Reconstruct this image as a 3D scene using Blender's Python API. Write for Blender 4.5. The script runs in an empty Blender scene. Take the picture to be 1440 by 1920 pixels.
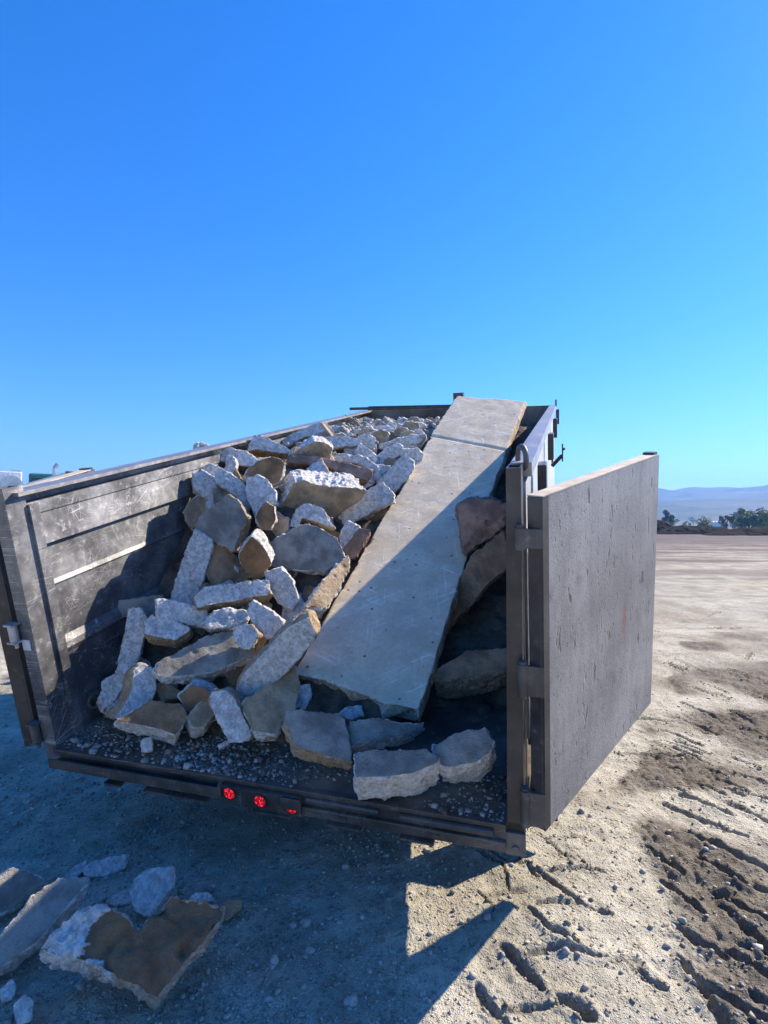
import bpy, bmesh, math, random
import numpy as np
from mathutils import Vector, Matrix
R = math.radians
# ---------------------------------------------------------------- camera, sky, sun, exposure
FPX = 1055.6            # focal length in pixels of the 1440 px wide photograph
HC = 1.38               # camera height
PITCH = math.atan(25 / FPX)
SUN_AZ, SUN_EL = R(60), R(37.9)       # azimuth clockwise from +Y
scene = bpy.context.scene
cam_d = bpy.data.cameras.new('camera'); cam = bpy.data.objects.new('camera', cam_d)
scene.collection.objects.link(cam); scene.camera = cam
cam_d.sensor_fit = 'HORIZONTAL'; cam_d.sensor_width = 36; cam_d.lens = 36 * FPX / 1440
cam_d.clip_start = .02; cam_d.clip_end = 20000
cam.location = (0, 0, HC); cam.rotation_euler = (R(90) + PITCH, 0, 0)
world = bpy.data.worlds.new('World'); scene.world = world; world.use_nodes = True
wn = world.node_tree; wn.nodes.clear()
sky = wn.nodes.new('ShaderNodeTexSky'); sky.sky_type = 'NISHITA'; sky.sun_disc = False
sky.sun_elevation = SUN_EL; sky.sun_rotation = SUN_AZ
sky.altitude = 1500; sky.air_density = 1.25; sky.dust_density = 0.25; sky.ozone_density = 7
hs = wn.nodes.new('ShaderNodeHueSaturation'); hs.inputs['Saturation'].default_value = 1.27; hs.inputs['Value'].default_value = 1.0; hs.inputs['Hue'].default_value = .511
bg = wn.nodes.new('ShaderNodeBackground'); bg.inputs[1].default_value = 0.103
wo = wn.nodes.new('ShaderNodeOutputWorld')
wn.links.new(sky.outputs[0], hs.inputs['Color']); wn.links.new(hs.outputs[0], bg.inputs[0]); wn.links.new(bg.outputs[0], wo.inputs[0])
sun_d = bpy.data.lights.new('sun', 'SUN'); sun_d.energy = 4.3; sun_d.angle = R(.53); sun_d.color = (1, .87, .69)
sun = bpy.data.objects.new('sun', sun_d); scene.collection.objects.link(sun)
SUNV = Vector((math.sin(SUN_AZ) * math.cos(SUN_EL), math.cos(SUN_AZ) * math.cos(SUN_EL), math.sin(SUN_EL)))
sun.rotation_euler = SUNV.to_track_quat('Z', 'Y').to_euler(); sun.location = SUNV * 50
scene.view_settings.view_transform = 'Standard'; scene.view_settings.look = 'None'
scene.view_settings.exposure = 1.4; scene.view_settings.gamma = 1
scene.cycles.max_bounces = 8; scene.cycles.diffuse_bounces = 3; scene.cycles.glossy_bounces = 3

# ---------------------------------------------------------------- helpers
random.seed(7); rng = np.random.default_rng(7)
COL = scene.collection
def tag(o, label=None, cat=None, group=None, kind=None):
    if label: o['label'] = label
    if cat: o['category'] = cat
    if group: o['group'] = group
    if kind: o['kind'] = kind
    return o
def empty(name, M=None):
    o = bpy.data.objects.new(name, None); COL.objects.link(o); o.empty_display_size = .1
    if M is not None: o.matrix_world = M
    return o
def link(name, me, mat=None, parent=None):
    o = bpy.data.objects.new(name, me); COL.objects.link(o)
    if mat:
        me.materials.append(mat)
    if parent: o.parent = parent
    return o
class MB:
    """collects shapes into one mesh"""
    def __init__(s): s.bm = bmesh.new()
    def box(s, a, b, rot=None, bev=0):
        r = bmesh.ops.create_cube(s.bm, size=1)
        c = [(a[i] + b[i]) / 2 for i in range(3)]; d = [abs(b[i] - a[i]) for i in range(3)]
        bmesh.ops.scale(s.bm, vec=d, verts=r['verts'])
        if rot is not None: bmesh.ops.rotate(s.bm, matrix=rot, cent=(0, 0, 0), verts=r['verts'])
        bmesh.ops.translate(s.bm, vec=c, verts=r['verts'])
        if bev:
            es = list({e for v in r['verts'] for e in v.link_edges})
            bmesh.ops.bevel(s.bm, geom=es, offset=bev, segments=2, affect='EDGES', profile=.5)
        return s
    def tube(s, a, b, r, n=12, r2=None):
        a, b = Vector(a), Vector(b); d = b - a
        m = Matrix.Translation((a + b) / 2) @ d.to_track_quat('Z', 'Y').to_matrix().to_4x4()
        bmesh.ops.create_cone(s.bm, cap_ends=True, segments=n, radius1=r, radius2=r if r2 is None else r2, depth=d.length, matrix=m)
        return s
    def bar(s, a, b, w, h):
        a, b = Vector(a), Vector(b); d = b - a
        m = Matrix.Translation((a + b) / 2) @ d.to_track_quat('Z', 'Y').to_matrix().to_4x4()
        r = bmesh.ops.create_cube(s.bm, size=1)
        bmesh.ops.scale(s.bm, vec=(w, h, d.length), verts=r['verts']); bmesh.ops.transform(s.bm, matrix=m, verts=r['verts'])
        return s
    def path(s, pts, r, n=8):
        for p, q in zip(pts[:-1], pts[1:]): s.tube(p, q, r, n)
        return s
    def poly(s, vs, fs):
        v = [s.bm.verts.new(p) for p in vs]
        for f in fs: s.bm.faces.new([v[i] for i in f])
        return s
    def sphere(s, c, r, sub=2, sc=(1, 1, 1)):
        k = bmesh.ops.create_icosphere(s.bm, subdivisions=sub, radius=r)
        bmesh.ops.scale(s.bm, vec=sc, verts=k['verts']); bmesh.ops.translate(s.bm, vec=c, verts=k['verts'])
        return s
    def torus(s, c, R_, r, M=None, n=24, k=8):
        vs = []
        for i in range(n):
            a = 2 * math.pi * i / n
            for j in range(k):
                b = 2 * math.pi * j / k
                p = Vector(((R_ + r * math.cos(b)) * math.cos(a), (R_ + r * math.cos(b)) * math.sin(a), r * math.sin(b)))
                if M is not None: p = M @ p
                vs.append(p + Vector(c))
        fs = [(i * k + j, ((i + 1) % n) * k + j, ((i + 1) % n) * k + (j + 1) % k, i * k + (j + 1) % k) for i in range(n) for j in range(k)]
        return s.poly(vs, fs)
    def build(s, name, mat=None, parent=None, smooth=False):
        bmesh.ops.recalc_face_normals(s.bm, faces=s.bm.faces)
        me = bpy.data.meshes.new(name); s.bm.to_mesh(me); s.bm.free()
        if smooth: me.polygons.foreach_set('use_smooth', [True] * len(me.polygons))
        return link(name, me, mat, parent)

def _hash(ix, iy, iz, seed):
    h = (ix.astype(np.int64) * 374761393 + iy.astype(np.int64) * 668265263 + iz.astype(np.int64) * 2147483647 + seed * 974634777) & 0xFFFFFFFF
    h = ((h ^ (h >> 13)) * 1274126177) & 0xFFFFFFFF
    h = ((h ^ (h >> 16)) * 2246822519) & 0xFFFFFFFF
    h = h ^ (h >> 15)
    return (h & 0xFFFF) / 32767.5 - 1.0
def vnoise(p, seed=0):
    """value noise, p (N,3), result about -1..1"""
    i = np.floor(p).astype(np.int64); f = p - i; f = f * f * f * (f * (f * 6 - 15) + 10)
    out = 0
    for dx in (0, 1):
        wx = f[:, 0] if dx else 1 - f[:, 0]
        for dy in (0, 1):
            wy = f[:, 1] if dy else 1 - f[:, 1]
            for dz in (0, 1):
                wz = f[:, 2] if dz else 1 - f[:, 2]
                out = out + wx * wy * wz * _hash(i[:, 0] + dx, i[:, 1] + dy, i[:, 2] + dz, seed)
    return out
def vnoise2(x, y, s, seed=0):
    return vnoise(np.stack([x / s, y / s, np.full_like(x, seed * 3.7)], 1), seed)
def fast_mesh(name, co, faces, smooth=True):
    """co (N,3); faces (M,k)"""
    me = bpy.data.meshes.new(name); k = faces.shape[1]; m = len(faces)
    me.vertices.add(len(co)); me.vertices.foreach_set('co', np.asarray(co, np.float32).ravel())
    me.loops.add(m * k); me.loops.foreach_set('vertex_index', faces.astype(np.int32).ravel())
    me.polygons.add(m); me.polygons.foreach_set('loop_start', np.arange(0, m * k, k, dtype=np.int32))
    me.polygons.foreach_set('loop_total', np.full(m, k, np.int32))
    if smooth: me.polygons.foreach_set('use_smooth', np.ones(m, bool))
    me.update(calc_edges=True); return me
def grid_faces(nu, nv, wrap=False):
    i = np.arange(nu - 1)[:, None]; j = np.arange(nv if wrap else nv - 1)[None, :]; j2 = (j + 1) % nv
    return np.stack([i * nv + j, i * nv + j2, (i + 1) * nv + j2, (i + 1) * nv + j], -1).reshape(-1, 4)
def add_attr(me, name, vals):
    a = me.attributes.new(name, 'FLOAT', 'POINT'); a.data.foreach_set('value', np.asarray(vals, np.float32))

# ---------------------------------------------------------------- node materials
class NT:
    def __init__(s, name):
        s.m = bpy.data.materials.new(name); s.m.use_nodes = True; s.t = s.m.node_tree
        s.b = s.t.nodes['Principled BSDF']; s.out = s.t.nodes['Material Output']
        s.co = s.n('ShaderNodeTexCoord')
    def n(s, t, **kw):
        o = s.t.nodes.new(t)
        for k, v in kw.items(): setattr(o, k, v)
        return o
    def l(s, a, b): s.t.links.new(a, b)
    def noise(s, scale, detail=6, rough=.6, vec=None, dist=0, coord='Object'):
        o = s.n('ShaderNodeTexNoise'); o.inputs['Scale'].default_value = scale; o.inputs['Detail'].default_value = detail
        o.inputs['Roughness'].default_value = rough; o.inputs['Distortion'].default_value = dist
        s.l(vec if vec is not None else s.co.outputs[coord], o.inputs['Vector']); return o.outputs['Fac']
    def voro(s, scale, vec=None, feature='F1', rnd=1, coord='Object'):
        o = s.n('ShaderNodeTexVoronoi', feature=feature); o.inputs['Scale'].default_value = scale; o.inputs['Randomness'].default_value = rnd
        s.l(vec if vec is not None else s.co.outputs[coord], o.inputs['Vector']); return o
    def mapping(s, scale=(1, 1, 1), rot=(0, 0, 0), coord='Object', vec=None):
        o = s.n('ShaderNodeMapping'); o.inputs['Scale'].default_value = scale; o.inputs['Rotation'].default_value = rot
        s.l(vec if vec is not None else s.co.outputs[coord], o.inputs['Vector']); return o.outputs[0]
    def ramp(s, fac, a, b, ca=0., cb=1.):
        o = s.n('ShaderNodeMapRange'); o.interpolation_type = 'SMOOTHSTEP'
        for k, v in zip((1, 2, 3, 4), (a, b, ca, cb)): o.inputs[k].default_value = v
        s.l(fac, o.inputs[0]); return o.outputs[0]
    def math(s, op, a, b=None):
        o = s.n('ShaderNodeMath', operation=op)
        for i, x in enumerate((a, b)):
            if x is None: continue
            if isinstance(x, (int, float)): o.inputs[i].default_value = x
            else: s.l(x, o.inputs[i])
        return o.outputs[0]
    def mix(s, fac, a, b, blend='MIX'):
        o = s.n('ShaderNodeMix', data_type='RGBA', blend_type=blend)
        if isinstance(fac, (int, float)): o.inputs[0].default_value = fac
        else: s.l(fac, o.inputs[0])
        for i, x in ((6, a), (7, b)):
            if isinstance(x, tuple): o.inputs[i].default_value = (*x, 1)
            else: s.l(x, o.inputs[i])
        return o.outputs[2]
    def attr(s, name): return s.n('ShaderNodeAttribute', attribute_name=name).outputs['Fac']
    def bump(s, h, strength, dist, prev=None):
        o = s.n('ShaderNodeBump'); o.inputs['Strength'].default_value = strength; o.inputs['Distance'].default_value = dist
        s.l(h, o.inputs['Height'])
        if prev is not None: s.l(prev, o.inputs['Normal'])
        return o.outputs[0]
    def done(s, color=None, rough=.9, normal=None, metal=0., spec=None):
        def put(k, v):
            if v is None: return
            if isinstance(v, (int, float)): s.b.inputs[k].default_value = v
            elif isinstance(v, tuple): s.b.inputs[k].default_value = (*v, 1)
            else: s.l(v, s.b.inputs[k])
        put('Base Color', color); put('Roughness', rough); put('Normal', normal); put('Metallic', metal); put('Specular IOR Level', spec)
        return s.m

def concrete(name, cap, side, back=None, stain=None, stain_amt=.14, mott=1.):
    """broken concrete: attribute 'cap' is 1 on the moulded face, -1 on the opposite one, 0 on the fractures"""
    t = NT(name); c = t.attr('cap'); back = back or cap
    inf = t.n('ShaderNodeObjectInfo'); v = t.n('ShaderNodeVectorMath', operation='ADD')
    sc = t.n('ShaderNodeVectorMath', operation='SCALE'); t.l(inf.outputs['Location'], sc.inputs[0]); sc.inputs['Scale'].default_value = 3.1
    t.l(t.co.outputs['Object'], v.inputs[0]); t.l(sc.outputs[0], v.inputs[1]); V = v.outputs[0]
    n1, n2, n3 = t.noise(9, 5, .6, V), t.noise(40, 6, .7, V), t.noise(160, 4, .7, V)
    # fracture: cement paste with dark and pale aggregate grains
    vo = t.voro(75, V); vo2 = t.voro(38, V)
    sep = t.n('ShaderNodeSeparateColor'); t.l(vo.outputs['Color'], sep.inputs[0])
    sep2 = t.n('ShaderNodeSeparateColor'); t.l(vo2.outputs['Color'], sep2.inputs[0])
    grain = t.math('MULTIPLY', t.ramp(sep.outputs[0], .68, .74), t.ramp(vo.outputs['Distance'], .55, .3))
    grain2 = t.math('MULTIPLY', t.ramp(sep2.outputs[0], .80, .84), t.ramp(vo2.outputs['Distance'], .55, .35))
    pale = t.math('MULTIPLY', t.ramp(sep.outputs[1], .75, .8), t.ramp(vo.outputs['Distance'], .5, .3))
    stn = t.ramp(n1, .5, .68)
    def frac(side):
        sd = t.mix(t.ramp(n2, .35, .65), tuple(x * .66 for x in side), tuple(min(1, x * 1.18) for x in side))
        sd = t.mix(t.math('MULTIPLY', t.math('MULTIPLY', grain, t.ramp(n1, .35, .6, .25, 1)), .5), sd, (.2, .2, .21))
        sd = t.mix(t.math('MULTIPLY', grain2, .25), sd, (.28, .27, .26))
        sd = t.mix(t.math('MULTIPLY', pale, .6), sd, (.6, .57, .52))
        return t.mix(t.math('MULTIPLY', stn, stain_amt), sd, stain or (.3, .2, .12))
    sd = frac(side)
    def face(col):
        f = t.mix(t.ramp(n1, .35, .65), tuple(x * (1 - .38 * mott) for x in col), tuple(min(1, x * (1 + .28 * mott)) for x in col))
        f = t.mix(t.ramp(n2, .45, .75, 0, .45), f, tuple(x * .6 for x in col))
        f = t.mix(t.ramp(n3, .62, .75, 0, .5), f, tuple(min(1, x * 1.5 + .06) for x in col))
        pv = t.voro(60, V); f = t.mix(t.ramp(pv.outputs['Distance'], .12, .05, 0, .6), f, tuple(x * .35 for x in col))
        return f
    ca, cb = (frac(cap) if cap == WHITE else face(cap)), face(back)
    col = t.mix(t.ramp(c, .25, .7), sd, ca); col = t.mix(t.ramp(c, -.25, -.7), col, cb)
    if 'soil_face' in name: col = t.mix(t.attr('pale'), col, frac((.78, .77, .75)))
    hgt = t.math('ADD', t.math('MULTIPLY', n2, 1.), t.math('MULTIPLY', n3, .6))
    nm = t.bump(hgt, .9, .016); nm = t.bump(vo.outputs['Distance'], .3, .006, nm)
    if 'long_slab' in name:
        acc = None
        for a, sx in ((.3, 60), (-.7, 75), (1.3, 70), (2.4, 65)):
            q = t.ramp(t.noise(1, 3, .6, t.mapping((2.4, sx, 2.4), vec=t.mapping(rot=(0, 0, a))), .8), .62, .68); acc = q if acc is None else t.math('MAXIMUM', acc, q)
        col = t.mix(t.math('MULTIPLY', t.math('MULTIPLY', acc, t.ramp(n1, .42, .56)), .8), col, (.86, .83, .78))
        pv = t.voro(17); sp = t.n('ShaderNodeSeparateColor'); t.l(pv.outputs['Color'], sp.inputs[0]); pit = t.math('MULTIPLY', t.ramp(pv.outputs['Distance'], .16, .09), t.ramp(sp.outputs[0], .55, .6))
        col = t.mix(t.math('MULTIPLY', pit, .85), col, (.12, .09, .06)); big = t.noise(2.2, 5, .6); col = t.mix(t.ramp(big, .5, .68, 0, .3), col, (.44, .37, .28))
        col = t.mix(t.ramp(n3, .56, .68, 0, .5), col, (.3, .26, .2)); nm = t.bump(t.math('SUBTRACT', n3, pit), .3, .006)
    return t.done(col, .93, nm, spec=.25)

TAN, GREY, WHITE, BROWN, PINK = (.54, .41, .265), (.38, .355, .31), (.80, .79, .765), (.36, .215, .115), (.44, .29, .225)
M = {}
M['TW'] = concrete('concrete_tan_face', TAN, WHITE)
M['WT'] = concrete('concrete_tan_edge', WHITE, TAN, TAN, None, .12)
M['GW'] = concrete('concrete_grey_face', GREY, WHITE)
M['GT'] = concrete('concrete_grey_face_tan_edge', GREY, TAN)
M['WW'] = concrete('concrete_broken', WHITE, WHITE, (.5, .45, .38))
M['BW'] = concrete('concrete_brown_face', BROWN, WHITE, None, (.3, .17, .08), .6)
M['BG'] = concrete('concrete_brown_soil_face', (.27, .165, .095), (.52, .45, .37), None, (.3, .19, .11), .4, .7)
M['BB'] = concrete('concrete_brown', (.38, .25, .155), (.40, .32, .24), None, None, .5)
M['PB'] = concrete('concrete_pinkish', PINK, (.33, .225, .18))
M['SL'] = concrete('concrete_long_slab', (.64, .545, .40), (.46, .36, .25), (.2, .15, .11), None, .14, .3)

def steel(name, base, rough, metal=0., dust=.35, scratch=.0, dustcol=(.22, .2, .185), scratchscale=1.):
    t = NT(name); n1, n2 = t.noise(3.2, 6, .62), t.noise(26, 6, .7)
    col = t.mix(t.ramp(n1, .35, .75, 0, dust), base, dustcol)
    col = t.mix(t.ramp(n2, .55, .72, 0, dust * .7), col, tuple(x * 1.25 for x in dustcol))
    if scratch:
        acc = None
        for k, (a, sx) in enumerate(((.05, 170), (-.5, 260), (.62, 230), (1.2, 240), (-.95, 230), (2.2, 210), (-.16, 120), (1.75, 260), (.3, 200))):
            nn = t.noise(1, 3, .6, t.mapping((2, 3.1 * scratchscale, sx * scratchscale), vec=t.mapping(rot=(a, a if name != 'scratched_wall_steel' else 0, 0))), .9)
            sc = t.ramp(nn, .635, .69)
            acc = sc if acc is None else t.math('MAXIMUM', acc, sc)
        brk = t.ramp(t.noise(7, 4, .6), .42, .62)
        col = t.mix(t.math('MULTIPLY', t.math('MULTIPLY', acc, brk), scratch), col, (.55, .55, .56))
    nm = t.bump(n2, .15, .003)
    rg = t.ramp(n2, .3, .7, rough - .08, rough + .12)
    return t.done(col, rg, nm, metal)
M['steel'] = steel('black_steel', (.018, .018, .02), .38, 0, .35)
M['steel_dusty'] = steel('dusty_black_steel', (.035, .032, .03), .5, 0, .8)
M['sill'] = steel('dirty_sill_steel', (.03, .028, .028), .45, 0, .75, .25, (.15, .12, .1))
M['wall'] = steel('scratched_wall_steel', (.085, .086, .092), .46, .55, .7, .95, (.48, .485, .495))
M['rail'] = steel('worn_rail_steel', (.3, .29, .29), .45, .7, .7, .3, (.5, .48, .45))
M['outer'] = steel('glare_pale_outer_side', (.5, .5, .5), .35, 0, .4, 0, (.42, .4, .38))  # sun glare on the dark side put into the base colour
M['floor'] = steel('rusty_floor_steel', (.04, .03, .026), .65, 0, .9, 0, (.26, .195, .145))
def door_mat():
    t = NT('pitted_door_steel')
    n1, n2, n3 = t.noise(2.5, 5, .6), t.noise(30, 6, .65), t.noise(120, 4, .7)
    st = t.noise(1, 5, .6, t.mapping((26, 26, 2.2)))
    col = t.mix(t.ramp(n1, .3, .7), (.20, .19, .185), (.36, .345, .33))
    col = t.mix(t.ramp(st, .45, .7, 0, .3), col, (.15, .14, .14)); n5 = t.noise(11, 5, .7); col = t.mix(t.ramp(n5, .52, .7, 0, .55), col, (.12, .112, .11)); n6 = t.noise(210, 3, .7); col = t.mix(t.ramp(n6, .58, .68, 0, .7), col, (.56, .54, .52)); col = t.mix(t.ramp(n6, .42, .34, 0, .6), col, (.07, .065, .065))
    col = t.mix(t.ramp(n3, .55, .75, 0, .5), col, (.5, .49, .48))
    g = t.noise(1, 3, .5, t.mapping((24, 24, 8), (.0, .35, .35)))
    g2 = t.noise(1, 3, .5, t.mapping((60, 60, 22), (.0, .5, .4))); pit = t.math('MAXIMUM', t.ramp(g, .645, .70), t.ramp(g2, .665, .71))
    col = t.mix(t.math('MULTIPLY', pit, .55), col, (.045, .04, .042))
    # one rusty scrape
    mp = t.n('ShaderNodeVectorMath', operation='SUBTRACT'); t.l(t.co.outputs['Object'], mp.inputs[0]); mp.inputs[1].default_value = (.62, 0, .52)
    ln = t.n('ShaderNodeVectorMath', operation='LENGTH'); t.l(t.mapping((38, 0, 9), (0, .15, 0), vec=mp.outputs[0]), ln.inputs[0])
    col = t.mix(t.math('MULTIPLY', t.ramp(ln.outputs['Value'], 1.0, .3), t.ramp(n2, .35, .6, .2, .8)), col, (.3, .09, .05))
    nm = t.bump(t.math('SUBTRACT', t.math('MULTIPLY', n3, .35), pit), .55, .006); nm = t.bump(n2, .35, .006, nm)
    return t.done(col, .48, nm, .15)
M['door'] = door_mat()
def simple(name, col, rough=.6, metal=0, var=.25, scale=12, emit=None):
    t = NT(name); n = t.noise(scale, 6, .65)
    c = t.mix(t.ramp(n, .3, .7), tuple(x * (1 - var) for x in col), tuple(min(1, x * (1 + var)) for x in col))
    m = t.done(c, rough, t.bump(n, .2, .004), metal)
    if emit: t.b.inputs['Emission Color'].default_value = (*emit[0], 1); t.b.inputs['Emission Strength'].default_value = emit[1]
    return m
M['light'] = simple('red_lamp_lens', (.5, .01, .015), .2, 0, .1, 30, ((1, .012, .03), .45))
def lamp_mat():
    t = NT('red_lamp_lens'); v = t.voro(95); h = t.ramp(v.outputs['Distance'], .62, .2); n = t.noise(45, 4, .6)
    m = t.done(t.mix(t.ramp(n, .45, .7, 0, .6), (.45, .008, .012), (.10, .03, .03)), .15, t.bump(h, .6, .004))
    t.b.inputs['Emission Color'].default_value = (1, .015, .035, 1); e = t.math('MULTIPLY', t.ramp(h, .3, 1, .10, .75), t.ramp(n, .42, .68, 1, .35)); t.l(e, t.b.inputs['Emission Strength']); return m
M['light'] = lamp_mat()
M['dusty_edge'] = simple('dusty_edge', (.5, .43, .34), .8)
M['rubber'] = simple('tyre_rubber', (.025, .025, .025), .8)
M['label'] = simple('pale_sticker', (.5, .52, .55), .5)
M['galv'] = simple('galvanised_pin', (.45, .45, .46), .4, .5)
M['wood'] = simple('weathered_wood', (.36, .27, .18), .8, 0, .3, 30)
M['teal'] = simple('teal_paint', (.03, .15, .14), .35)
M['white'] = simple('white_paint', (.7, .71, .72), .4)
M['silver'] = simple('silver_metal', (.45, .47, .5), .3, .7)
M['glass'] = simple('dark_glass', (.02, .025, .03), .1)

# ---------------------------------------------------------------- the tilted trailer bed: frame fitted to the photograph
YAW, TILT, TROLL = .3147, .2436, .0076
def trailer_axes():
    cy, sy = math.cos(YAW), math.sin(YAW)
    F = np.array([sy, cy, 0]); L = np.array([-cy, sy, 0]); U = np.array([0, 0, 1.])
    F2 = math.cos(TILT) * F + math.sin(TILT) * U; U2 = -math.sin(TILT) * F + math.cos(TILT) * U
    L3 = math.cos(TROLL) * L + math.sin(TROLL) * U2; U3 = -math.sin(TROLL) * L + math.cos(TROLL) * U2
    return L3, F2, U3
TL, TF, TU = trailer_axes()
TM = np.stack([TL, TF, TU], 1)                    # trailer coords: X to the left wall, Y to the front wall, Z up from the floor
P0 = np.array([.4617, 1.867, -.9803 + HC])
CAM = np.array([0, 0, HC])
MW = Matrix(((-TL[0], TF[0], TU[0], P0[0]), (-TL[1], TF[1], TU[1], P0[1]), (-TL[2], TF[2], TU[2], P0[2]), (0, 0, 0, 1)))
def T(X, Y, Z): return (-X, Y, Z)                 # trailer coords to the trailer object's own coords
def t2w(q): return P0 + TM @ np.asarray(q, float)
def w2t(p): return TM.T @ (np.asarray(p, float) - P0)
def ray(px):
    a, b = (px[0] - 720) / FPX, -(px[1] - 960) / FPX; c, s = math.cos(PITCH), math.sin(PITCH)
    return np.array([a, c - s * b, s + c * b])
def on_plane(px, p, n):
    d = ray(px); return CAM + d * (np.dot(p - CAM, n) / np.dot(d, n))
def on_ground(px, z=0): return on_plane(px, np.array([0, 0, z]), np.array([0, 0, 1.]))
def ztop(X, Y):                                    # the bed's rim is not quite straight
    u = X / 2.05; v = Y / 4.5
    return (1 - u) * ((1 - v) * 1.178 + v * 1.162) + u * ((1 - v) * 1.118 + v * 1.218)

# ---------------------------------------------------------------- ground: one polar sheet round the camera, out to the horizon
def px_line(pts, s, ox, oy): return [on_ground((ox + x / s, oy + y / s))[:2] for x, y in pts]
C7 = (1440 / 940, 500, 1500); CQ = (1440 / 340, 900, 1540); PXR = (1, 0, 0)
# tyre lug prints: (points seen in the photograph, width m, depth m)
LUGS = []
def lug(region, w, d, *pts):
    p = np.array(px_line(pts, *region)); k = .38 if region is not PXR else 0
    LUGS.append((np.vstack([p[0] + (p[0] - p[1]) * k, p, p[-1] + (p[-1] - p[-2]) * k]) if k else p, w, d))
lug(CQ, 0.0045, 0.0072, (420, 95), (560, 170), (680, 270), (800, 320)); lug(CQ, 0.0063, 0.0072, (600, 140), (740, 125), (860, 140))
lug(CQ, 0.0081, 0.0120, (530, 380), (690, 365), (820, 370), (940, 395)); lug(CQ, 0.0116, 0.0156, (375, 330), (440, 395))
lug(CQ, 0.0116, 0.0156, (495, 405), (600, 500), (720, 590), (790, 640)); lug(CQ, 0.0089, 0.0132, (490, 655), (640, 640), (800, 655), (970, 715))
lug(CQ, 0.0053, 0.0072, (50, 290), (170, 345), (205, 440), (215, 520)); lug(CQ, 0.0053, 0.0072, (0, 580), (70, 630), (95, 690))
lug(CQ, 0.0134, 0.0180, (430, 730), (540, 850), (640, 890), (740, 950)); lug(CQ, 0.0134, 0.0180, (370, 1045), (500, 1010), (640, 1000), (890, 1050))
lug(CQ, 0.0179, 0.0210, (220, 1010), (330, 1130), (440, 1260)); lug(CQ, 0.0134, 0.0150, (0, 1330), (70, 1450), (190, 1590))
lug(CQ, 0.0107, 0.0144, (220, 1490), (400, 1450), (560, 1450), (680, 1440)); lug(CQ, 0.0246, 0.0300, (690, 1430), (850, 1530))
lug(CQ, 0.0089, 0.0072, (120, 580), (240, 545), (330, 540)); lug(CQ, 0.0089, 0.0072, (1080, 1110), (1220, 1100), (1300, 1160))
lug(CQ, 0.0134, 0.0120, (1210, 1160), (1330, 1240), (1440, 1310)); lug(CQ, 0.0063, 0.0072, (200, 320), (300, 290), (370, 320))
lug(CQ, 0.0063, 0.0060, (0, 250), (90, 235), (180, 290))
for a in (((1170, 25), (1250, 60), (1340, 92)), ((1235, 112), (1310, 142), (1405, 187)), ((1113, 158), (1172, 198)), ((1265, 185), (1340, 225), (1440, 268)),
          ((1158, 250), (1232, 302)), ((1300, 272), (1370, 310), (1440, 342)), ((1185, 365), (1240, 405), (1292, 437)), ((1330, 322), (1390, 380), (1440, 440)),
          ((1245, 525), (1310, 565), (1392, 606)), ((1340, 440), (1400, 480), (1440, 510)), ((1220, 0), (1300, 30)), ((1350, 20), (1440, 60)),
          ((1205, 480), (1260, 560), (1320, 640)), ((1400, 560), (1440, 590))):
    lug(C7, 0.0156, 0.0240, *a)
rq = np.random.default_rng(11)
for yy in range(1235, 1500, 22):
    for k in range(3):
        x0 = 1235 + rq.uniform(0, 190); l = rq.uniform(35, 85); y0 = yy + rq.uniform(-8, 8)
        lug(PXR, .012, .018, (x0, y0), (x0 + l * .5, y0 + l * .16), (x0 + l, y0 + l * .38))
rngs = np.random.default_rng(5)
for k in range(26):   # more lug prints of the same machine further off, along its wheel tracks
    u = rngs.uniform(2.9, 9); side = rngs.choice([0, 1]); x0 = .95 + .46 * (u - 2.5) + (0.0 if side else 1.5) + rngs.uniform(-.35, .35)
    a = rngs.normal(-.25 if k % 2 else .9, .15); l = rngs.uniform(.2, .45)
    LUGS.append((np.array([[x0 - l / 2 * math.cos(a), u - l / 2 * math.sin(a)], [x0, u + .02], [x0 + l / 2 * math.cos(a), u + l / 2 * math.sin(a)]]), .016, .014))
def seg_dist(x, y, pl):
    d = np.full(x.shape, 9.); par = np.zeros(x.shape); m = len(pl) - 1
    for i, (a, b) in enumerate(zip(pl[:-1], pl[1:])):
        v = b - a; tt = np.clip(((x - a[0]) * v[0] + (y - a[1]) * v[1]) / (v @ v), 0, 1)
        e = np.hypot(x - a[0] - tt * v[0], y - a[1] - tt * v[1]); par = np.where(e < d, (i + tt) / m, par); d = np.minimum(d, e)
    return d, par
DARK_EDGE = np.array(px_line([(985, 0), (1060, 90), (1075, 190), (1110, 300), (1160, 400), (1150, 480), (1200, 640)], *C7))
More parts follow.
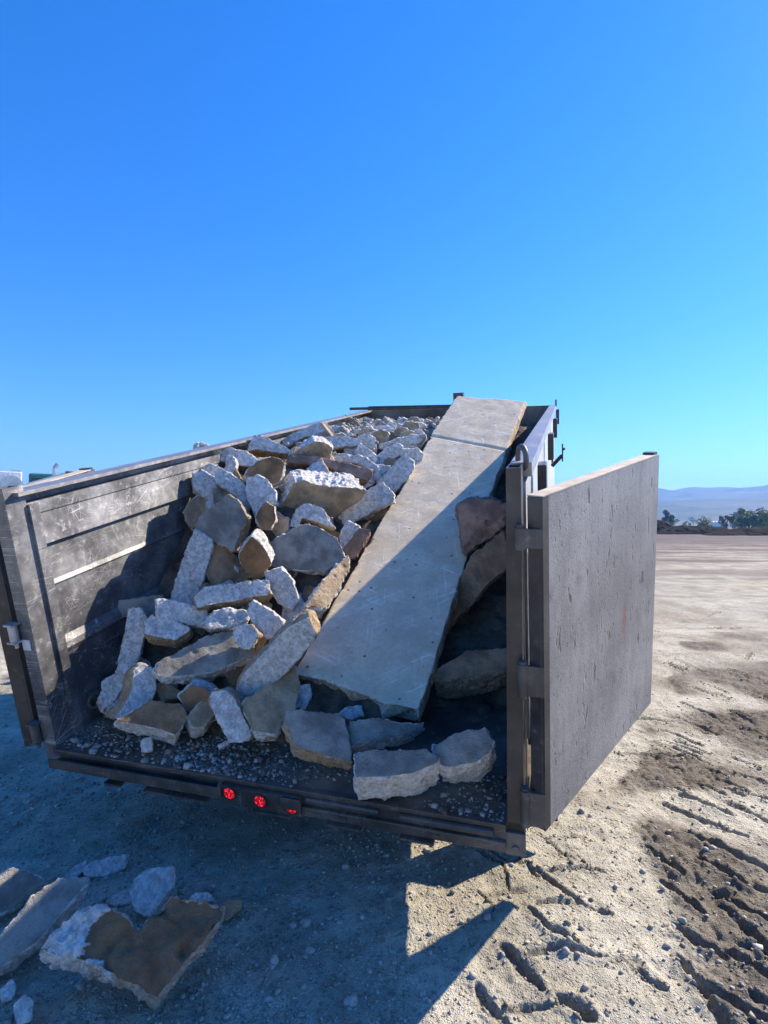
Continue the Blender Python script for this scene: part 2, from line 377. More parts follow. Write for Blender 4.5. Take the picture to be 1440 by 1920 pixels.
def ground_height(x, y):
    r = np.hypot(x, y); near = np.clip((14 - r) / 9, 0, 1)
    h = .016 * vnoise2(x, y, .9, 1) + .007 * vnoise2(x, y, .33, 2)
    h = h + near * (.008 * vnoise2(x, y, .12, 3) + .005 * vnoise2(x, y, .045, 4) + .0026 * vnoise2(x, y, .018, 5))
    # wheel rut ripples on the yard, running across the view
    yy = y + .6 * vnoise2(x, y, 5, 8); h = h + np.clip((r - 4) / 4, 0, 1) * (.03 * vnoise2(x * .25, yy, .55, 6) + .05 * vnoise2(x * .12, yy, 1.7, 7))
    # darker, cloddier soil along the wheel track
    ex = np.interp(y, DARK_EDGE[::-1, 1], DARK_EDGE[::-1, 0]); ex = np.where(y > DARK_EDGE[0, 1], DARK_EDGE[0, 0] + (y - DARK_EDGE[0, 1]) * .62, ex)
    band = x - ex + .13 * vnoise2(x, y, .3, 9) + .05 * vnoise2(x, y, .08, 12)
    dk = np.clip(band / .10, 0, 1) * np.clip((1.75 + .2 * vnoise2(x, y, .8, 10) - band) / .5, 0, 1)
    patch = vnoise2(x, y, .4, 11); dk = dk * np.clip(.75 + 1.3 * patch, .08, 1) * np.clip((11 - r) / 5, 0, 1)
    clod = np.abs(vnoise2(x, y, .05, 13)); h = h + near * dk * (.018 * clod + .007 * vnoise2(x, y, .1, 14) + .008 * vnoise2(x, y, .022, 18) - .006)
    idx = np.where(r < 9.5)[0]; xs, ys = x[idx], y[idx]; hh = np.zeros(len(idx))
    wob = 1.0 + .3 * vnoise2(xs, ys, .05, 15); deep = np.zeros(len(idx))
    for pl, w, dp in LUGS:
        lo, hi = pl.min(0) - .2, pl.max(0) + .2
        k = np.where((xs > lo[0]) & (xs < hi[0]) & (ys > lo[1]) & (ys < hi[1]))[0]
        if not len(k): continue
        d, par = seg_dist(xs[k], ys[k], pl); d = d * wob[k]; tp = .62 + .5 * np.sin(np.pi * np.clip(par, 0, 1)) ** .7; w = min(w, .0185) * tp; dp = dp * (.4 + .6 * tp)
        d = d + .005 * vnoise2(xs[k], ys[k], .02, 16) + .006 * vnoise2(xs[k], ys[k], .05, 19)
        g = np.exp(-(np.maximum(d, 0) / w) ** 6)
        hh[k] -= dp * g; hh[k] += dp * .28 * np.exp(-((d - w * 1.9) / (w * .85)) ** 2) * (.6 + .8 * np.abs(vnoise2(xs[k], ys[k], .03, 17)))
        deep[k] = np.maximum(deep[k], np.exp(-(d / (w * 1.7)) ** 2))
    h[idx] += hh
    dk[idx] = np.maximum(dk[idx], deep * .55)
    return h, dk
def build_ground():
    rs = [0.]; r = .25
    while r < 1.35: rs.append(r); r *= 1.02
    while r < 5: rs.append(r); r *= 1.0032
    while r < 10: rs.append(r); r *= 1.006
    while r < 60: rs.append(r); r *= 1.016
    while r < 9000: rs.append(r); r *= 1.09
    rs = np.array(rs[1:]); a = np.concatenate([np.linspace(-40, 40, 860), np.linspace(40, 320, 90)[1:-1]]); a = np.radians(a)
    rr, aa = np.meshgrid(rs, a, indexing='ij'); x = (rr * np.sin(aa)).ravel(); y = (rr * np.cos(aa)).ravel()
    h, dk = ground_height(x, y)
    co = np.stack([x, y, h], 1); co = np.vstack([co, [[0, 0, 0]]]); dk = np.append(dk, 0)
    f = grid_faces(len(rs), len(a), True)
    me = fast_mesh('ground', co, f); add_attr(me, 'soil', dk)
    c = len(co) - 1; n = len(a)
    bm = bmesh.new(); bm.from_mesh(me); bm.verts.ensure_lookup_table()
    for j in range(n): bm.faces.new((bm.verts[c], bm.verts[(j + 1) % n], bm.verts[j]))
    bm.normal_update(); bm.to_mesh(me); bm.free()
    t = NT('dry_packed_dirt'); s = t.attr('soil')
    n0, n1, n2, n3 = t.noise(.35, 5, .6), t.noise(1.7, 6, .62), t.noise(14, 6, .7), t.noise(90, 5, .75)
    st = t.noise(1, 6, .65, t.mapping((.11, .42, 1), (0, 0, .22)))
    col = t.mix(t.ramp(n1, .32, .68), (.30, .275, .205), (.54, .51, .41))
    col = t.mix(t.ramp(n0, .5, .68, 0, .5), col, (.36, .29, .2))
    col = t.mix(t.ramp(n2, .5, .75, 0, .75), col, (.2, .165, .12))
    col = t.mix(t.ramp(n3, .54, .68, 0, .75), col, (.64, .61, .54))
    n4 = t.noise(220, 3, .7); col = t.mix(t.ramp(n4, .56, .7, 0, .6), col, (.13, .11, .085))
    pos = t.n('ShaderNodeSeparateXYZ'); t.l(t.co.outputs['Object'], pos.inputs[0])
    far = t.ramp(pos.outputs['Y'], 5, 22); col = t.mix(t.math('MULTIPLY', far, t.ramp(st, .40, .60, .1, .95)), col, (.165, .13, .105))
    far2 = t.ramp(pos.outputs['Y'], 14, 55); col = t.mix(t.math('MULTIPLY', far2, .85), col, (.10, .075, .072))
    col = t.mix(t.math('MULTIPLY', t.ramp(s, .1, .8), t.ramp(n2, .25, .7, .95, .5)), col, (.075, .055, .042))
    vo = t.voro(55); vo2 = t.voro(140)
    peb = t.math('ADD', t.math('MULTIPLY', t.ramp(vo.outputs['Distance'], .5, .1), t.ramp(n2, .45, .6)), t.math('MULTIPLY', t.ramp(vo2.outputs['Distance'], .5, .1), .4))
    hgt = t.math('ADD', t.math('MULTIPLY', n3, .8), peb)
    nm = t.bump(n2, .5, .03); nm = t.bump(hgt, .8, .012, nm)
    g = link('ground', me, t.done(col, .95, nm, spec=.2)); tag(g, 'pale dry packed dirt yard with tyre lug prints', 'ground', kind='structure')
    return g
build_ground()

# ---------------------------------------------------------------- far setting: hills, soil piles, trees, silos, haze
def build_hills():
    rs = np.linspace(700, 2900, 90); a = np.radians(np.linspace(-60, 60, 420))
    rr, aa = np.meshgrid(rs, a, indexing='ij'); x = (rr * np.sin(aa)).ravel(); y = (rr * np.cos(aa)).ravel(); t_ = (rr.ravel() - 700) / 2200
    base = 205 * np.clip(t_, 0, 1) ** 1.45
    h = base * (.90 + .10 * vnoise2(x, y, 700, 21) + .09 * vnoise2(x, y, 260, 22)) + 14 * t_ * vnoise2(x, y, 120, 23) + 22 * np.clip(t_ * 3, 0, 1) * vnoise2(x, y, 330, 24) - 3
    me = fast_mesh('hills', np.stack([x, y, h], 1), grid_faces(90, 420))
    t = NT('dry_grass_hills'); n1, n2, n3 = t.noise(.0022, 5, .6), t.noise(.011, 6, .65), t.noise(.05, 4, .7)
    col = t.mix(t.ramp(n1, .4, .62), (.15, .115, .055), (.035, .05, .025)); col = t.mix(t.ramp(n2, .54, .64), col, (.022, .035, .018))
    col = t.mix(t.ramp(n3, .62, .68, 0, .8), col, (.02, .03, .015))
    tag(link('hills', me, t.done(col, .95)), 'blue hazy dry grass hills along the horizon', 'hills', kind='structure')
build_hills()
M['soil'] = simple('dark_soil', (.014, .011, .01), .95, 0, .4, .8); M['soil'].node_tree.nodes['Principled BSDF'].inputs['Specular IOR Level'].default_value = .05
def soil_pile(px, dist, w, h, label, seed, depth=7):
    n = 70; u = np.linspace(-1, 1, n); U, V = np.meshgrid(u, u, indexing='ij'); x, y = U.ravel() * w / 2, V.ravel() * depth / 2
    z = h * np.clip(1 - np.abs(u)[:, None].repeat(n, 1).ravel() ** 2.2, 0, 1) * np.clip(1 - np.abs(V.ravel()) ** 2, 0, 1)
    z = z * (1 + .28 * vnoise2(x, y, 5, seed) + .1 * vnoise2(x, y, 1.2, seed + 1)) + .1 * vnoise2(x, y, .5, seed + 2) - .15
    c = on_ground((px, 1100)); d = ray((px, 985)); d = d / d[1]
    me = fast_mesh('soil_pile', np.stack([x, y, z], 1), grid_faces(n, n))
    o = link('soil_pile', me, M['soil']); o.location = (d[0] * dist, dist, 0); tag(o, label, 'soil pile', 'dark soil piles at the far edge of the yard')
soil_pile(1307, 88, 15.5, 1.75, 'long dark soil pile just right of the open trailer door', 31)
soil_pile(1428, 78, 16, 1.5, 'nearer dark soil pile at the right edge below the row of trees', 41)
soil_pile(1226, 92, 9, 2.3, 'dark soil pile mostly hidden behind the open trailer door', 51)

def leaf_mat(name, c): return simple(name, c, .7, 0, .55, 1.6)
LEAF = [leaf_mat('foliage_dark', (.04, .07, .025)), leaf_mat('foliage_green', (.09, .15, .04)), leaf_mat('foliage_yellow', (.17, .2, .05))]
M['bark'] = simple('bark', (.09, .065, .045), .9)
def tree(px, dist, h, w, label, mat, seed, group='trees beyond the soil piles', trunk=.3, n=900):
    r = np.random.default_rng(seed); d = ray((px, 985)); d = d / d[1]
    root = empty('tree', Matrix.Translation((d[0] * dist, dist, 0))); tag(root, label, 'tree', group)
    b = MB(); b.tube((0, 0, -.3), (.05 * h * r.normal(0, .4), 0, h * .55), h * .035, 8, h * .015)
    for k in range(4):
        a = r.uniform(0, 6.28); b.tube((0, 0, h * (.25 + .06 * k)), (math.cos(a) * w * .3, math.sin(a) * w * .3, h * (.5 + .08 * k)), h * .015, 6, h * .006)
    b.build('trunk', M['bark'], root)
    nb = 9; cs = np.stack([r.normal(0, w * .2, nb), r.normal(0, w * .2, nb), h * r.uniform(trunk + .1, .9, nb)], 1); rad = r.uniform(.14, .3, nb) * min(w, h)
    which = r.integers(0, nb, n); v = r.normal(size=(n, 3)); v /= np.linalg.norm(v, axis=1)[:, None]
    c = cs[which] + v * (rad[which] * r.uniform(.55, 1.08, n))[:, None] * np.array([1, 1, .85]); c[:, 2] = np.clip(c[:, 2], h * trunk * .8, h)
    s = r.uniform(.025, .06, n)[:, None] * h; a = r.normal(size=(n, 3)); a /= np.linalg.norm(a, axis=1)[:, None]; bq = np.cross(a, v); bq /= np.linalg.norm(bq, axis=1)[:, None] + 1e-9
    co = np.stack([c - a * s, c + bq * s * .7, c + a * s, c - bq * s * .7], 1).reshape(-1, 3)
    link('crown', fast_mesh('crown', co, np.arange(n * 4).reshape(-1, 4), False), mat, root)
for i, (px, dist, h, w, k, lab) in enumerate([
    (1247, 210, 7.6, 4.2, 0, 'tall dark tree standing right beside the open trailer door'), (1259, 230, 4.2, 4, 1, 'low green bush right of the tall dark tree by the door'),
    (1287, 260, 3.4, 6, 1, 'faint low tree above the long soil pile'), (1324, 190, 5.4, 5.5, 2, 'yellow green round tree above the right end of the long soil pile'),
    (1362, 165, 4.7, 5, 0, 'dark bushy tree at the left end of the row'), (1377, 170, 5.0, 4.5, 0, 'dark tree second from the left in the row'),
    (1391, 160, 6.3, 4.2, 2, 'bright yellow green tree in the middle of the row'), (1404, 170, 6.2, 4, 1, 'green tree right of the bright yellow green one'),
    (1419, 165, 6.6, 5, 0, 'tall dark tree near the right end of the row'), (1433, 160, 6.0, 4.5, 1, 'green tree at the right edge of the photograph'),
    (1449, 160, 6.3, 5, 2, 'yellow green tree cut by the right edge'), (1411, 150, 4.4, 4, 1, 'short green bush in front of the tall dark tree'), (1398, 150, 4.6, 4.5, 0, 'short dark bush below the bright yellow green tree'), (1384, 175, 5.2, 4.5, 1, 'green tree squeezed between the dark pair and the bright one'), (1426, 150, 5.2, 4.5, 2, 'yellowish bush in front of the green tree near the right edge'), (1440, 150, 5.0, 4.5, 0, 'low dark bush at the very right edge of the row')]):
    tree(px, dist, h, w, lab, LEAF[k], 100 + i, trunk=.3 if i == 0 else .1)
for i, (px, dist, h, w) in enumerate([(1327.5, 1150, 17, 7), (1334, 1180, 15, 5), (1346, 1150, 18, 8), (1353, 1160, 19, 8), (1362, 1160, 18, 6), (1374, 1200, 15, 8), (1300, 800, 14, 13), (1415, 1150, 14, 9)]):
    lab = ['small round tree on the hill, leftmost of the dotted line', 'tiny tree second in the dotted line on the hill', 'round hill tree left of the pair in the dotted line', 'round hill tree right of the pair in the dotted line',
           'lone hill tree at the right end of the dotted line', 'hazy wide tree on the hill above the grey silos', 'blue hazy clump of tree at the foot of the hills', 'pale wide hill tree right of the grey silos'][i]
    tree(px, dist, h, w, lab, LEAF[0], 200 + i, 'small trees dotted on the hills', .15, 260)
    bpy.context.view_layer.update()
M['silo'] = simple('silo_concrete', (.33, .33, .34), .6, 0, .15, .2)
def silo_block(px, dist, n, r, h, label, mat, top=True):
    d = ray((px, 985)); d = d / d[1]; root = empty('silo_tower', Matrix.Translation((d[0] * dist, dist, 0))); tag(root, label, 'silo')
    for k in range(n):
        x = (k - (n - 1) / 2) * r * 2.05
        MB().tube((x, 0, -1), (x, 0, h), r, 20).build('silo', mat, root, False); MB().tube((x, 0, h), (x, 0, h + r * .5), r, 20, r * .15).build('roof', mat, root)
    if top:
        b = MB(); b.bar((-n * r, 0, h + 3), (n * r, 0, h + 4.5), 1.6, 1.6); b.box((-1.2, -1.2, h), (1.2, 1.2, h + 6)); b.box((n * r - 2.2, -1.2, h), (n * r, 1.2, h + 5)); b.build('conveyor', M['steel_dusty'], root)
silo_block(1379, 620, 3, 2.1, 10.0, 'grey silos with dark conveyor on top rising behind the trees', M['silo'])
silo_block(1343, 480, 3, 1.5, 4.2, 'low white silos left of the grey ones behind the soil pile', M['white'], False)

# haze
hz = MB().box((-3600, -400, -1.5), (3600, 3400, 262)).build('haze'); tag(hz, 'blue distance haze', 'haze', kind='stuff')
hm = bpy.data.materials.new('haze'); hm.use_nodes = True; ht = hm.node_tree; ht.nodes.clear(); hv = ht.nodes.new('ShaderNodeVolumePrincipled'); ho = ht.nodes.new('ShaderNodeOutputMaterial')
hv.inputs['Color'].default_value = (.2, .48, 1, 1); hv.inputs['Density'].default_value = .0004; hv.inputs['Anisotropy'].default_value = .2
ht.links.new(hv.outputs[0], ho.inputs['Volume']); hz.data.materials.append(hm)

# ---------------------------------------------------------------- the dump trailer
trailer = empty('dump_trailer', MW); tag(trailer, 'black steel dump trailer with raised bed and open rear doors, full of broken concrete', 'dump trailer')
def quadprism(mb, base, top):
    mb.poly(list(base) + list(top), [(3, 2, 1, 0), (4, 5, 6, 7), (0, 1, 5, 4), (1, 2, 6, 5), (2, 3, 7, 6), (3, 0, 4, 7)])
    return mb
def swept(profile, X_out, ys, corner_h, ref_h):
    """wall: inner profile [(Z,X)] from the top down swept along Y, its heights scaled to the rim"""
    vs, fs = [], []; prof = profile + [(profile[-1][0], X_out), (profile[0][0], X_out)]; n = len(prof)
    for y in ys:
        k = corner_h(y) / ref_h
        for z, x in prof: vs.append(T(x, y, z * k if z > .2 else z))
    for i in range(len(ys) - 1):
        for j in range(n): fs.append((i * n + j, i * n + (j + 1) % n, (i + 1) * n + (j + 1) % n, (i + 1) * n + j))
    fs.append(tuple(range(n))); fs.append(tuple(range((len(ys) - 1) * n, len(ys) * n)))
    return vs, fs
b = MB(); b.box(T(0.0, 0.0, -.05), T(2.05, 4.5, 0)); b.build('floor', M['floor'], trailer)
# left wall
prof = [(1.103, 2.035), (1.066, 2.035), (1.064, 1.990), (1.015, 1.986), (1.009, 1.990), (.880, 1.976), (.872, 2.004), (.79, 2.002), (.715, 1.996), (.695, 1.990), (.685, 1.996), (.56, 1.998), (.45, 2.003), (.42, 1.990), (.395, 1.984), (.37, 1.996), (.0, 2.0)]
vs, fs = swept(prof, 2.06, [.09, 1.5, 3, 4.46], lambda y: ztop(2.05, y), 1.12); MB().poly(vs, fs).build('side_wall', M['wall'], trailer)
b = MB(); zs = [ztop(2.05, y) for y in (.04, 4.5)]
quadprism(b, [T(1.955, .04, zs[0] - .016), T(2.065, .04, zs[0] - .016), T(2.065, 4.5, zs[1] - .016), T(1.955, 4.5, zs[1] - .016)], [T(1.955, .04, zs[0]), T(2.065, .04, zs[0]), T(2.065, 4.5, zs[1]), T(1.955, 4.5, zs[1])])
quadprism(b, [T(2.04, .04, zs[0] - .05), T(2.068, .04, zs[0] - .05), T(2.068, 4.5, zs[1] - .05), T(2.04, 4.5, zs[1] - .05)], [T(2.04, .04, zs[0] - .018), T(2.068, .04, zs[0] - .018), T(2.068, 4.5, zs[1] - .018), T(2.04, 4.5, zs[1] - .018)])
b.build('top_rail', M['rail'], trailer)
b = MB()   # stiffener strip beside the post, in three lengths
for z0, z1 in ((.0, .40), (.402, .56), (.562, .865), (.867, 1.06)): b.box(T(1.972, .092, z0), T(2.0, .135, z1))
b.build('stiffener', M['wall'], trailer)
# right wall: dark inside, outside coloured pale in place of sun glare on dark paint
b = MB(); quadprism(b, [T(.012, .085, 0), T(.045, .085, 0), T(.045, 4.46, 0), T(.012, 4.46, 0)], [T(.012, .085, 1.15), T(.045, .085, 1.15), T(.045, 4.46, 1.135), T(.012, 4.46, 1.135)]); b.build('side_wall', M['steel_dusty'], trailer)
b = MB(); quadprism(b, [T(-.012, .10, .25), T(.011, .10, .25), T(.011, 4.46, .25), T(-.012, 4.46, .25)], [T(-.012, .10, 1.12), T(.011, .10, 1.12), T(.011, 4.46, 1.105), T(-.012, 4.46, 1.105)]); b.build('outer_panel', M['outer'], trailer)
b = MB(); quadprism(b, [T(-.03, .11, 1.135), T(.034, .11, 1.135), T(.034, 4.5, 1.12), T(-.03, 4.5, 1.12)], [T(-.03, .11, 1.178), T(.034, .11, 1.178), T(.034, 4.5, 1.162), T(-.03, 4.5, 1.162)]); b.build('top_rail', M['rail'], trailer)
for y in (.42, 1.62, 2.9, 4.3): MB().box(T(-.062, y, .98), T(-.031, y + .1, 1.125), bev=.004).build('stake_pocket', M['steel'], trailer)
b = MB(); b.box(T(-.05, .2, .16), T(.0, 4.4, .24)); b.build('lower_rail', M['steel_dusty'], trailer)
# front wall, bar over it
b = MB(); quadprism(b, [T(0, 4.46, 0), T(2.05, 4.46, 0), T(2.05, 4.5, 0), T(0, 4.5, 0)], [T(0, 4.46, 1.162), T(2.05, 4.46, 1.216), T(2.05, 4.5, 1.216), T(0, 4.5, 1.162)]); b.build('front_wall', M['steel_dusty'], trailer)
b = MB(); b.tube(T(2.25, 4.56, 1.247), T(.6, 4.56, 1.183), .016, 10); b.tube(T(2.02, 4.56, 1.238), T(.6, 4.56, 1.184), .026, 10); b.build('tarp_bar', M['steel'], trailer)
b = MB(); b.box(T(.93, 4.53, .9), T(1.035, 4.62, 1.348)); b.build('front_post', M['steel'], trailer)
# rear posts
def tube_post(name, base, top, mat, wall=.006):
    b = MB(); n = 4; base, top = [Vector(p) for p in base], [Vector(p) for p in top]; c = sum(top, Vector()) / 4
    ins = [p + (c - p) * (wall * 2 / .05) for p in top]; dn = [p - Vector((0, 0, .12)) for p in ins]
    vs = base + top + ins + dn; fs = [(3, 2, 1, 0)]
    for i in range(4):
        j = (i + 1) % 4; fs += [(i, j, 4 + j, 4 + i), (4 + i, 4 + j, 8 + j, 8 + i), (8 + i, 8 + j, 12 + j, 12 + i)]
    fs.append((12, 13, 14, 15)); b.poly(vs, fs); return b.build(name, mat, trailer)
rp = tube_post('rear_post', [T(.004, 0, -.06), T(.058, 0, -.06), T(.058, .085, -.06), T(.004, .085, -.06)], [T(-.006, 0, 1.178), T(.036, 0, 1.178), T(.036, .085, 1.178), T(-.006, .085, 1.178)], M['steel'])
tube_post('rear_post', [T(1.985, 0, -.06), T(2.055, 0, -.06), T(2.055, .09, -.06), T(1.985, .09, -.06)], [T(1.985, 0, 1.142), T(2.055, 0, 1.142), T(2.055, .09, 1.142), T(1.985, .09, 1.142)], M['wall'])
b = MB(); b.box(T(-.009, .0, -.02), T(-.006, .02, 1.0)); b.build('weather_strip', M['steel_dusty'], trailer)
b = MB(); b.box(T(-.002, -.012, -.115), T(.062, -.002, -.03)); b.tube(T(.03, -.02, -.085), T(.03, -.012, -.085), .011, 14); b.build('post_foot', M['steel_dusty'], trailer)
b = MB(); b.torus(T(.0, .13, 1.19), .034, .009, Matrix.Rotation(R(25), 3, 'Z') @ Matrix.Rotation(R(90), 3, 'Y'), 24, 8); b.build('lifting_loop', M['steel_dusty'], trailer, True)
# rear sill: trough, lamp plate, lower lip
b = MB()
b.box(T(.06, .004, -.09), T(1.985, .02, -.004)); b.box(T(.06, -.022, -.014), T(1.985, .003, .004), bev=.003)
b.box(T(1.14, -.048, -.062), T(1.985, .003, -.052)); b.box(T(1.14, -.052, -.066), T(1.985, -.046, -.022))
b.box(T(1.128, -.052, -.062), T(1.139, .003, -.006))
b.box(T(.80, -.040, -.092), T(1.127, .003, -.015)); b.box(T(.06, -.034, -.092), T(.799, .003, -.054), bev=.004); b.box(T(.06, -.018, -.053), T(.799, .003, -.015))
b.tube(T(.1, -.024, -.03), T(.42, -.024, -.03), .014, 10); b.tube(T(.5, -.02, -.03), T(.78, -.02, -.03), .013, 10)
for x0, x1 in ((.84, 1.0), (.56, .7), (1.2, 1.5), (.3, .42), (1.62, 1.7)): b.box(T(x0, -.05, -.102), T(x1, -.02, -.0925))
for x in (.72, .62, .28): b.box(T(x, -.0375, -.078), T(x + .035, -.034, -.068))
b.build('rear_sill', M['sill'], trailer)
for i, (x, z) in enumerate(((1.094, -.040), (.963, -.050), (.834, -.056))):
    lp = MB().tube(T(x, -.0405, z), T(x, -.046, z), .0235, 24).build('tail_lamp', M['light'], trailer); MB().torus(T(x, -.0445, z), .0255, .0035, Matrix.Rotation(R(90), 3, 'X'), 28, 8).build('bezel', M['rubber'], lp, True)
b = MB(); b.box(T(.79, -.054, -.058), T(.872, -.047, -.012), bev=.002); b.build('lamp_flap', M['sill'], trailer)
# tie ring on the left wall
b = MB(); b.torus(T(1.972, .225, .095), .034, .008, Matrix.Rotation(R(90), 3, 'Y') @ Matrix.Rotation(R(15), 3, 'X'), 24, 8); b.box(T(1.965, .205, .118), T(2.0, .25, .142)); b.build('tie_ring', M['steel_dusty'], trailer)
# doors
def door(hx, hy, phi, sgn, w, z0, z1, th, face):
    """local x along the door away from the hinge, y through its thickness, z up"""
    d = Vector((-math.cos(phi), math.sin(phi), 0)); z = Vector((0, 0, 1)); y = z.cross(d)
    m = Matrix(((d.x, y.x, 0, -hx), (d.y, y.y, 0, hy), (d.z, y.z, 1, 0), (0, 0, 0, 1)))
    b = MB(); y0, y1 = (0, th) if sgn > 0 else (-th, 0)
    fr = [(0, .045), (w - .045, w)]
    root = MB().box((.046, y0 + .002, z0 + .003), (w - .046, y0 + .008 if sgn > 0 else y1 - .002, z1 - .004)) if False else None
    p0, p1 = (0.0, .006) if sgn > 0 else (-.006, 0.0)
    pl = MB().box((.034, p0, z0), (w, p1, z1)).build('barn_door', face, trailer); pl.matrix_local = m
    q0, q1 = (.0065, th) if sgn > 0 else (-th, -.0065)
    f = MB()
    for a, c in fr: f.box((a, q0, z0), (c, q1, z1), bev=.004)
    for a, c in ((z0, z0 + .045), (z1 - .045, z1 - .001), ((z0 + z1) / 2 - .02, (z0 + z1) / 2 + .025)): f.box((.046, q0, a), (w - .046, q1, c))
    f.box((0, 0 if sgn > 0 else -.0064, z0 + .001), (.0335, .0064 if sgn > 0 else 0, z1 - .001))
    f.box((w - .04, q0, z1), (w - .005, q1, z1 + .012))
    f.build('frame', M['steel'], pl)
    MB().box((.0, -.001, z1 + .0005), (w - .045, th * .97, z1 + .004)).build('top_edge', M['dusty_edge'], pl)
    return pl
dr = door(-.066, -.03, 2.0224, 1, .947, .012, 1.098, .05, M['door']); dr['label'] = 'open pitted grey door leaf on the right'
dl = door(2.082, -.002, R(70), 1, .947, -.006, 1.098, .066, M['steel_dusty']); dl['label'] = 'open dark door leaf on the left seen edge on'
for z0, z1 in ((.945, 1.01), (.478, .585), (.02, .15)):
    b = MB(); b.tube(T(-.004, -.022, z0), T(-.004, -.022, z1), .0165, 14); b.box(T(-.066, -.03, z0 + .004), T(-.012, -.018, z1 - .004)); b.tube(T(-.004, -.022, z1), T(-.004, -.022, z1 + .008), .012, 10); b.build('hinge', M['steel_dusty'], trailer)
for z0, z1, m in ((.50, .57, 'galv'), (.03, .11, 'steel_dusty')):
    b = MB(); b.tube(T(2.066, -.02, z0), T(2.066, -.02, z1), .018, 14); b.box(T(2.045, -.04, z1), T(2.09, .0, z1 + .008)); b.box(T(2.045, -.04, z0 - .008), T(2.09, .0, z0)); b.tube(T(2.062, -.02, z0 - .03), T(2.062, -.02, z0), .008, 8); b.build('hinge', M[m], trailer)
b = MB(); b.box(T(2.008, -.003, .452), T(2.052, -.0015, .50)); b.build('sticker', M['label'], trailer)
# tarp hook arm and hook rods on the right side
b = MB(); b.bar(T(-.05, 1.75, .93), T(-.106, 1.75, .99), .03, .02); b.box(T(-.112, 1.74, .955), T(-.104, 1.76, 1.055)); b.bar(T(-.108, 1.75, 1.02), T(-.122, 1.75, 1.03), .012, .012); b.build('tarp_arm', M['steel'], trailer)
b = MB(); b.path([T(-.035, 2.5, .82), T(-.035, 2.5, 1.0), T(-.035, 2.46, 1.03), T(-.035, 2.42, 1.0)], .007); b.build('rope_hook', M['steel'], trailer); MB().tube(T(-.03, 4.4, 1.15), T(-.03, 4.4, 1.22), .008).build('rope_pin', M['steel'], trailer)
# chassis, axles, wheels, tongue (standing on the ground under the raised bed)
MWI = MW.inverted()
def W(x, y, z): return MWI @ Vector((x, y, z))
fwd = np.array([math.sin(YAW), math.cos(YAW)]); lft = np.array([-math.cos(YAW), math.sin(YAW)]); org = P0[:2]
def G(X, Y, z): p = org + lft * X + fwd * Y; return MWI @ Vector((p[0], p[1], z))
b = MB()
for X in (.55, 1.5): b.bar(G(X, .3, .21 + .12), G(X, 4.7, .33), .08, .14)
for Y in (.35, 1.9, 3.3, 4.7): b.bar(G(.55, Y, .33), G(1.5, Y, .33), .08, .08)
b.bar(G(.55, 4.7, .33), G(1.02, 6.1, .33), .08, .12); b.bar(G(1.5, 4.7, .33), G(1.02, 6.1, .33), .08, .12); b.bar(G(1.02, 5.9, .0), G(1.02, 5.9, .75), .06, .06)
b.bar(G(1.02, 2.2, .36), G(1.02, 3.4, 1.0), .1, .1); b.bar(G(.62, .35, .30), G(.62, .45, .38), .1, .1)
b.build('chassis_frame', M['steel_dusty'], trailer)
b = MB(); b.bar(G(.06, .66, .10), G(.06, .66, .45), .30, .012); b.build('shadow_flap', M['rubber'], trailer)  # unseen flap added to cast the block of shadow by the right corner
for Y in (1.3, 2.05):
    MB().tube(G(.0, Y, .32), G(2.05, Y, .32), .045, 12).build('axle', M['steel_dusty'], trailer)
    for X, s in ((.0, -1), (2.05, 1)):
        b = MB(); b.tube(G(X - .095, Y, .32), G(X + .095, Y, .32), .32, 36); w_ = b.build('wheel', M['rubber'], trailer)
        c = MB(); c.tube(G(X + s * .08, Y, .32), G(X + s * .10, Y, .32), .18, 24); c.tube(G(X + s * .10, Y, .32), G(X + s * .12, Y, .32), .06, 12); c.build('rim', M['silver'], w_)

# ---------------------------------------------------------------- the load: heap surface, broken chunks, long slab
def slab_z(Y): return .22 + (Y - .42) * .384
def heap(X, Y):
    gl = np.interp(Y, [-1, 0, .15, 1.25, 1.6, 2.5, 3.5, 4.5], [0, 0, .06, 1.02, 1.1, 1.13, 1.14, 1.1])
    w = np.clip((X - 1.0) / .55, 0, 1); w = w * w * (3 - 2 * w)
    return gl * w + (1 - w) * np.minimum(gl, slab_z(Y) + .05)
def heap_hit(px, top=True):
    d = TM.T @ ray(px); o = w2t(CAM); t = np.arange(1.0, 9, .004); q = o + d * t[:, None]
    k = np.argmax(q[:, 2] < heap(q[:, 0], q[:, 1])); return q[k]
PENDING = []
def jitter_outline(P, seg, amp, r):
    out = []
    for i in range(len(P)):
        a, b = P[i], P[(i + 1) % len(P)]; n = max(1, int(np.linalg.norm(b - a) / seg)); out.append(a)
        t = (b - a) / (np.linalg.norm(b - a) + 1e-9); pr = np.array([-t[1], t[0]])
        for j in range(1, n): out.append(a + (b - a) * (j / n) + pr * r.normal(0, amp) + t * r.normal(0, amp * .5))
    return np.array(out)
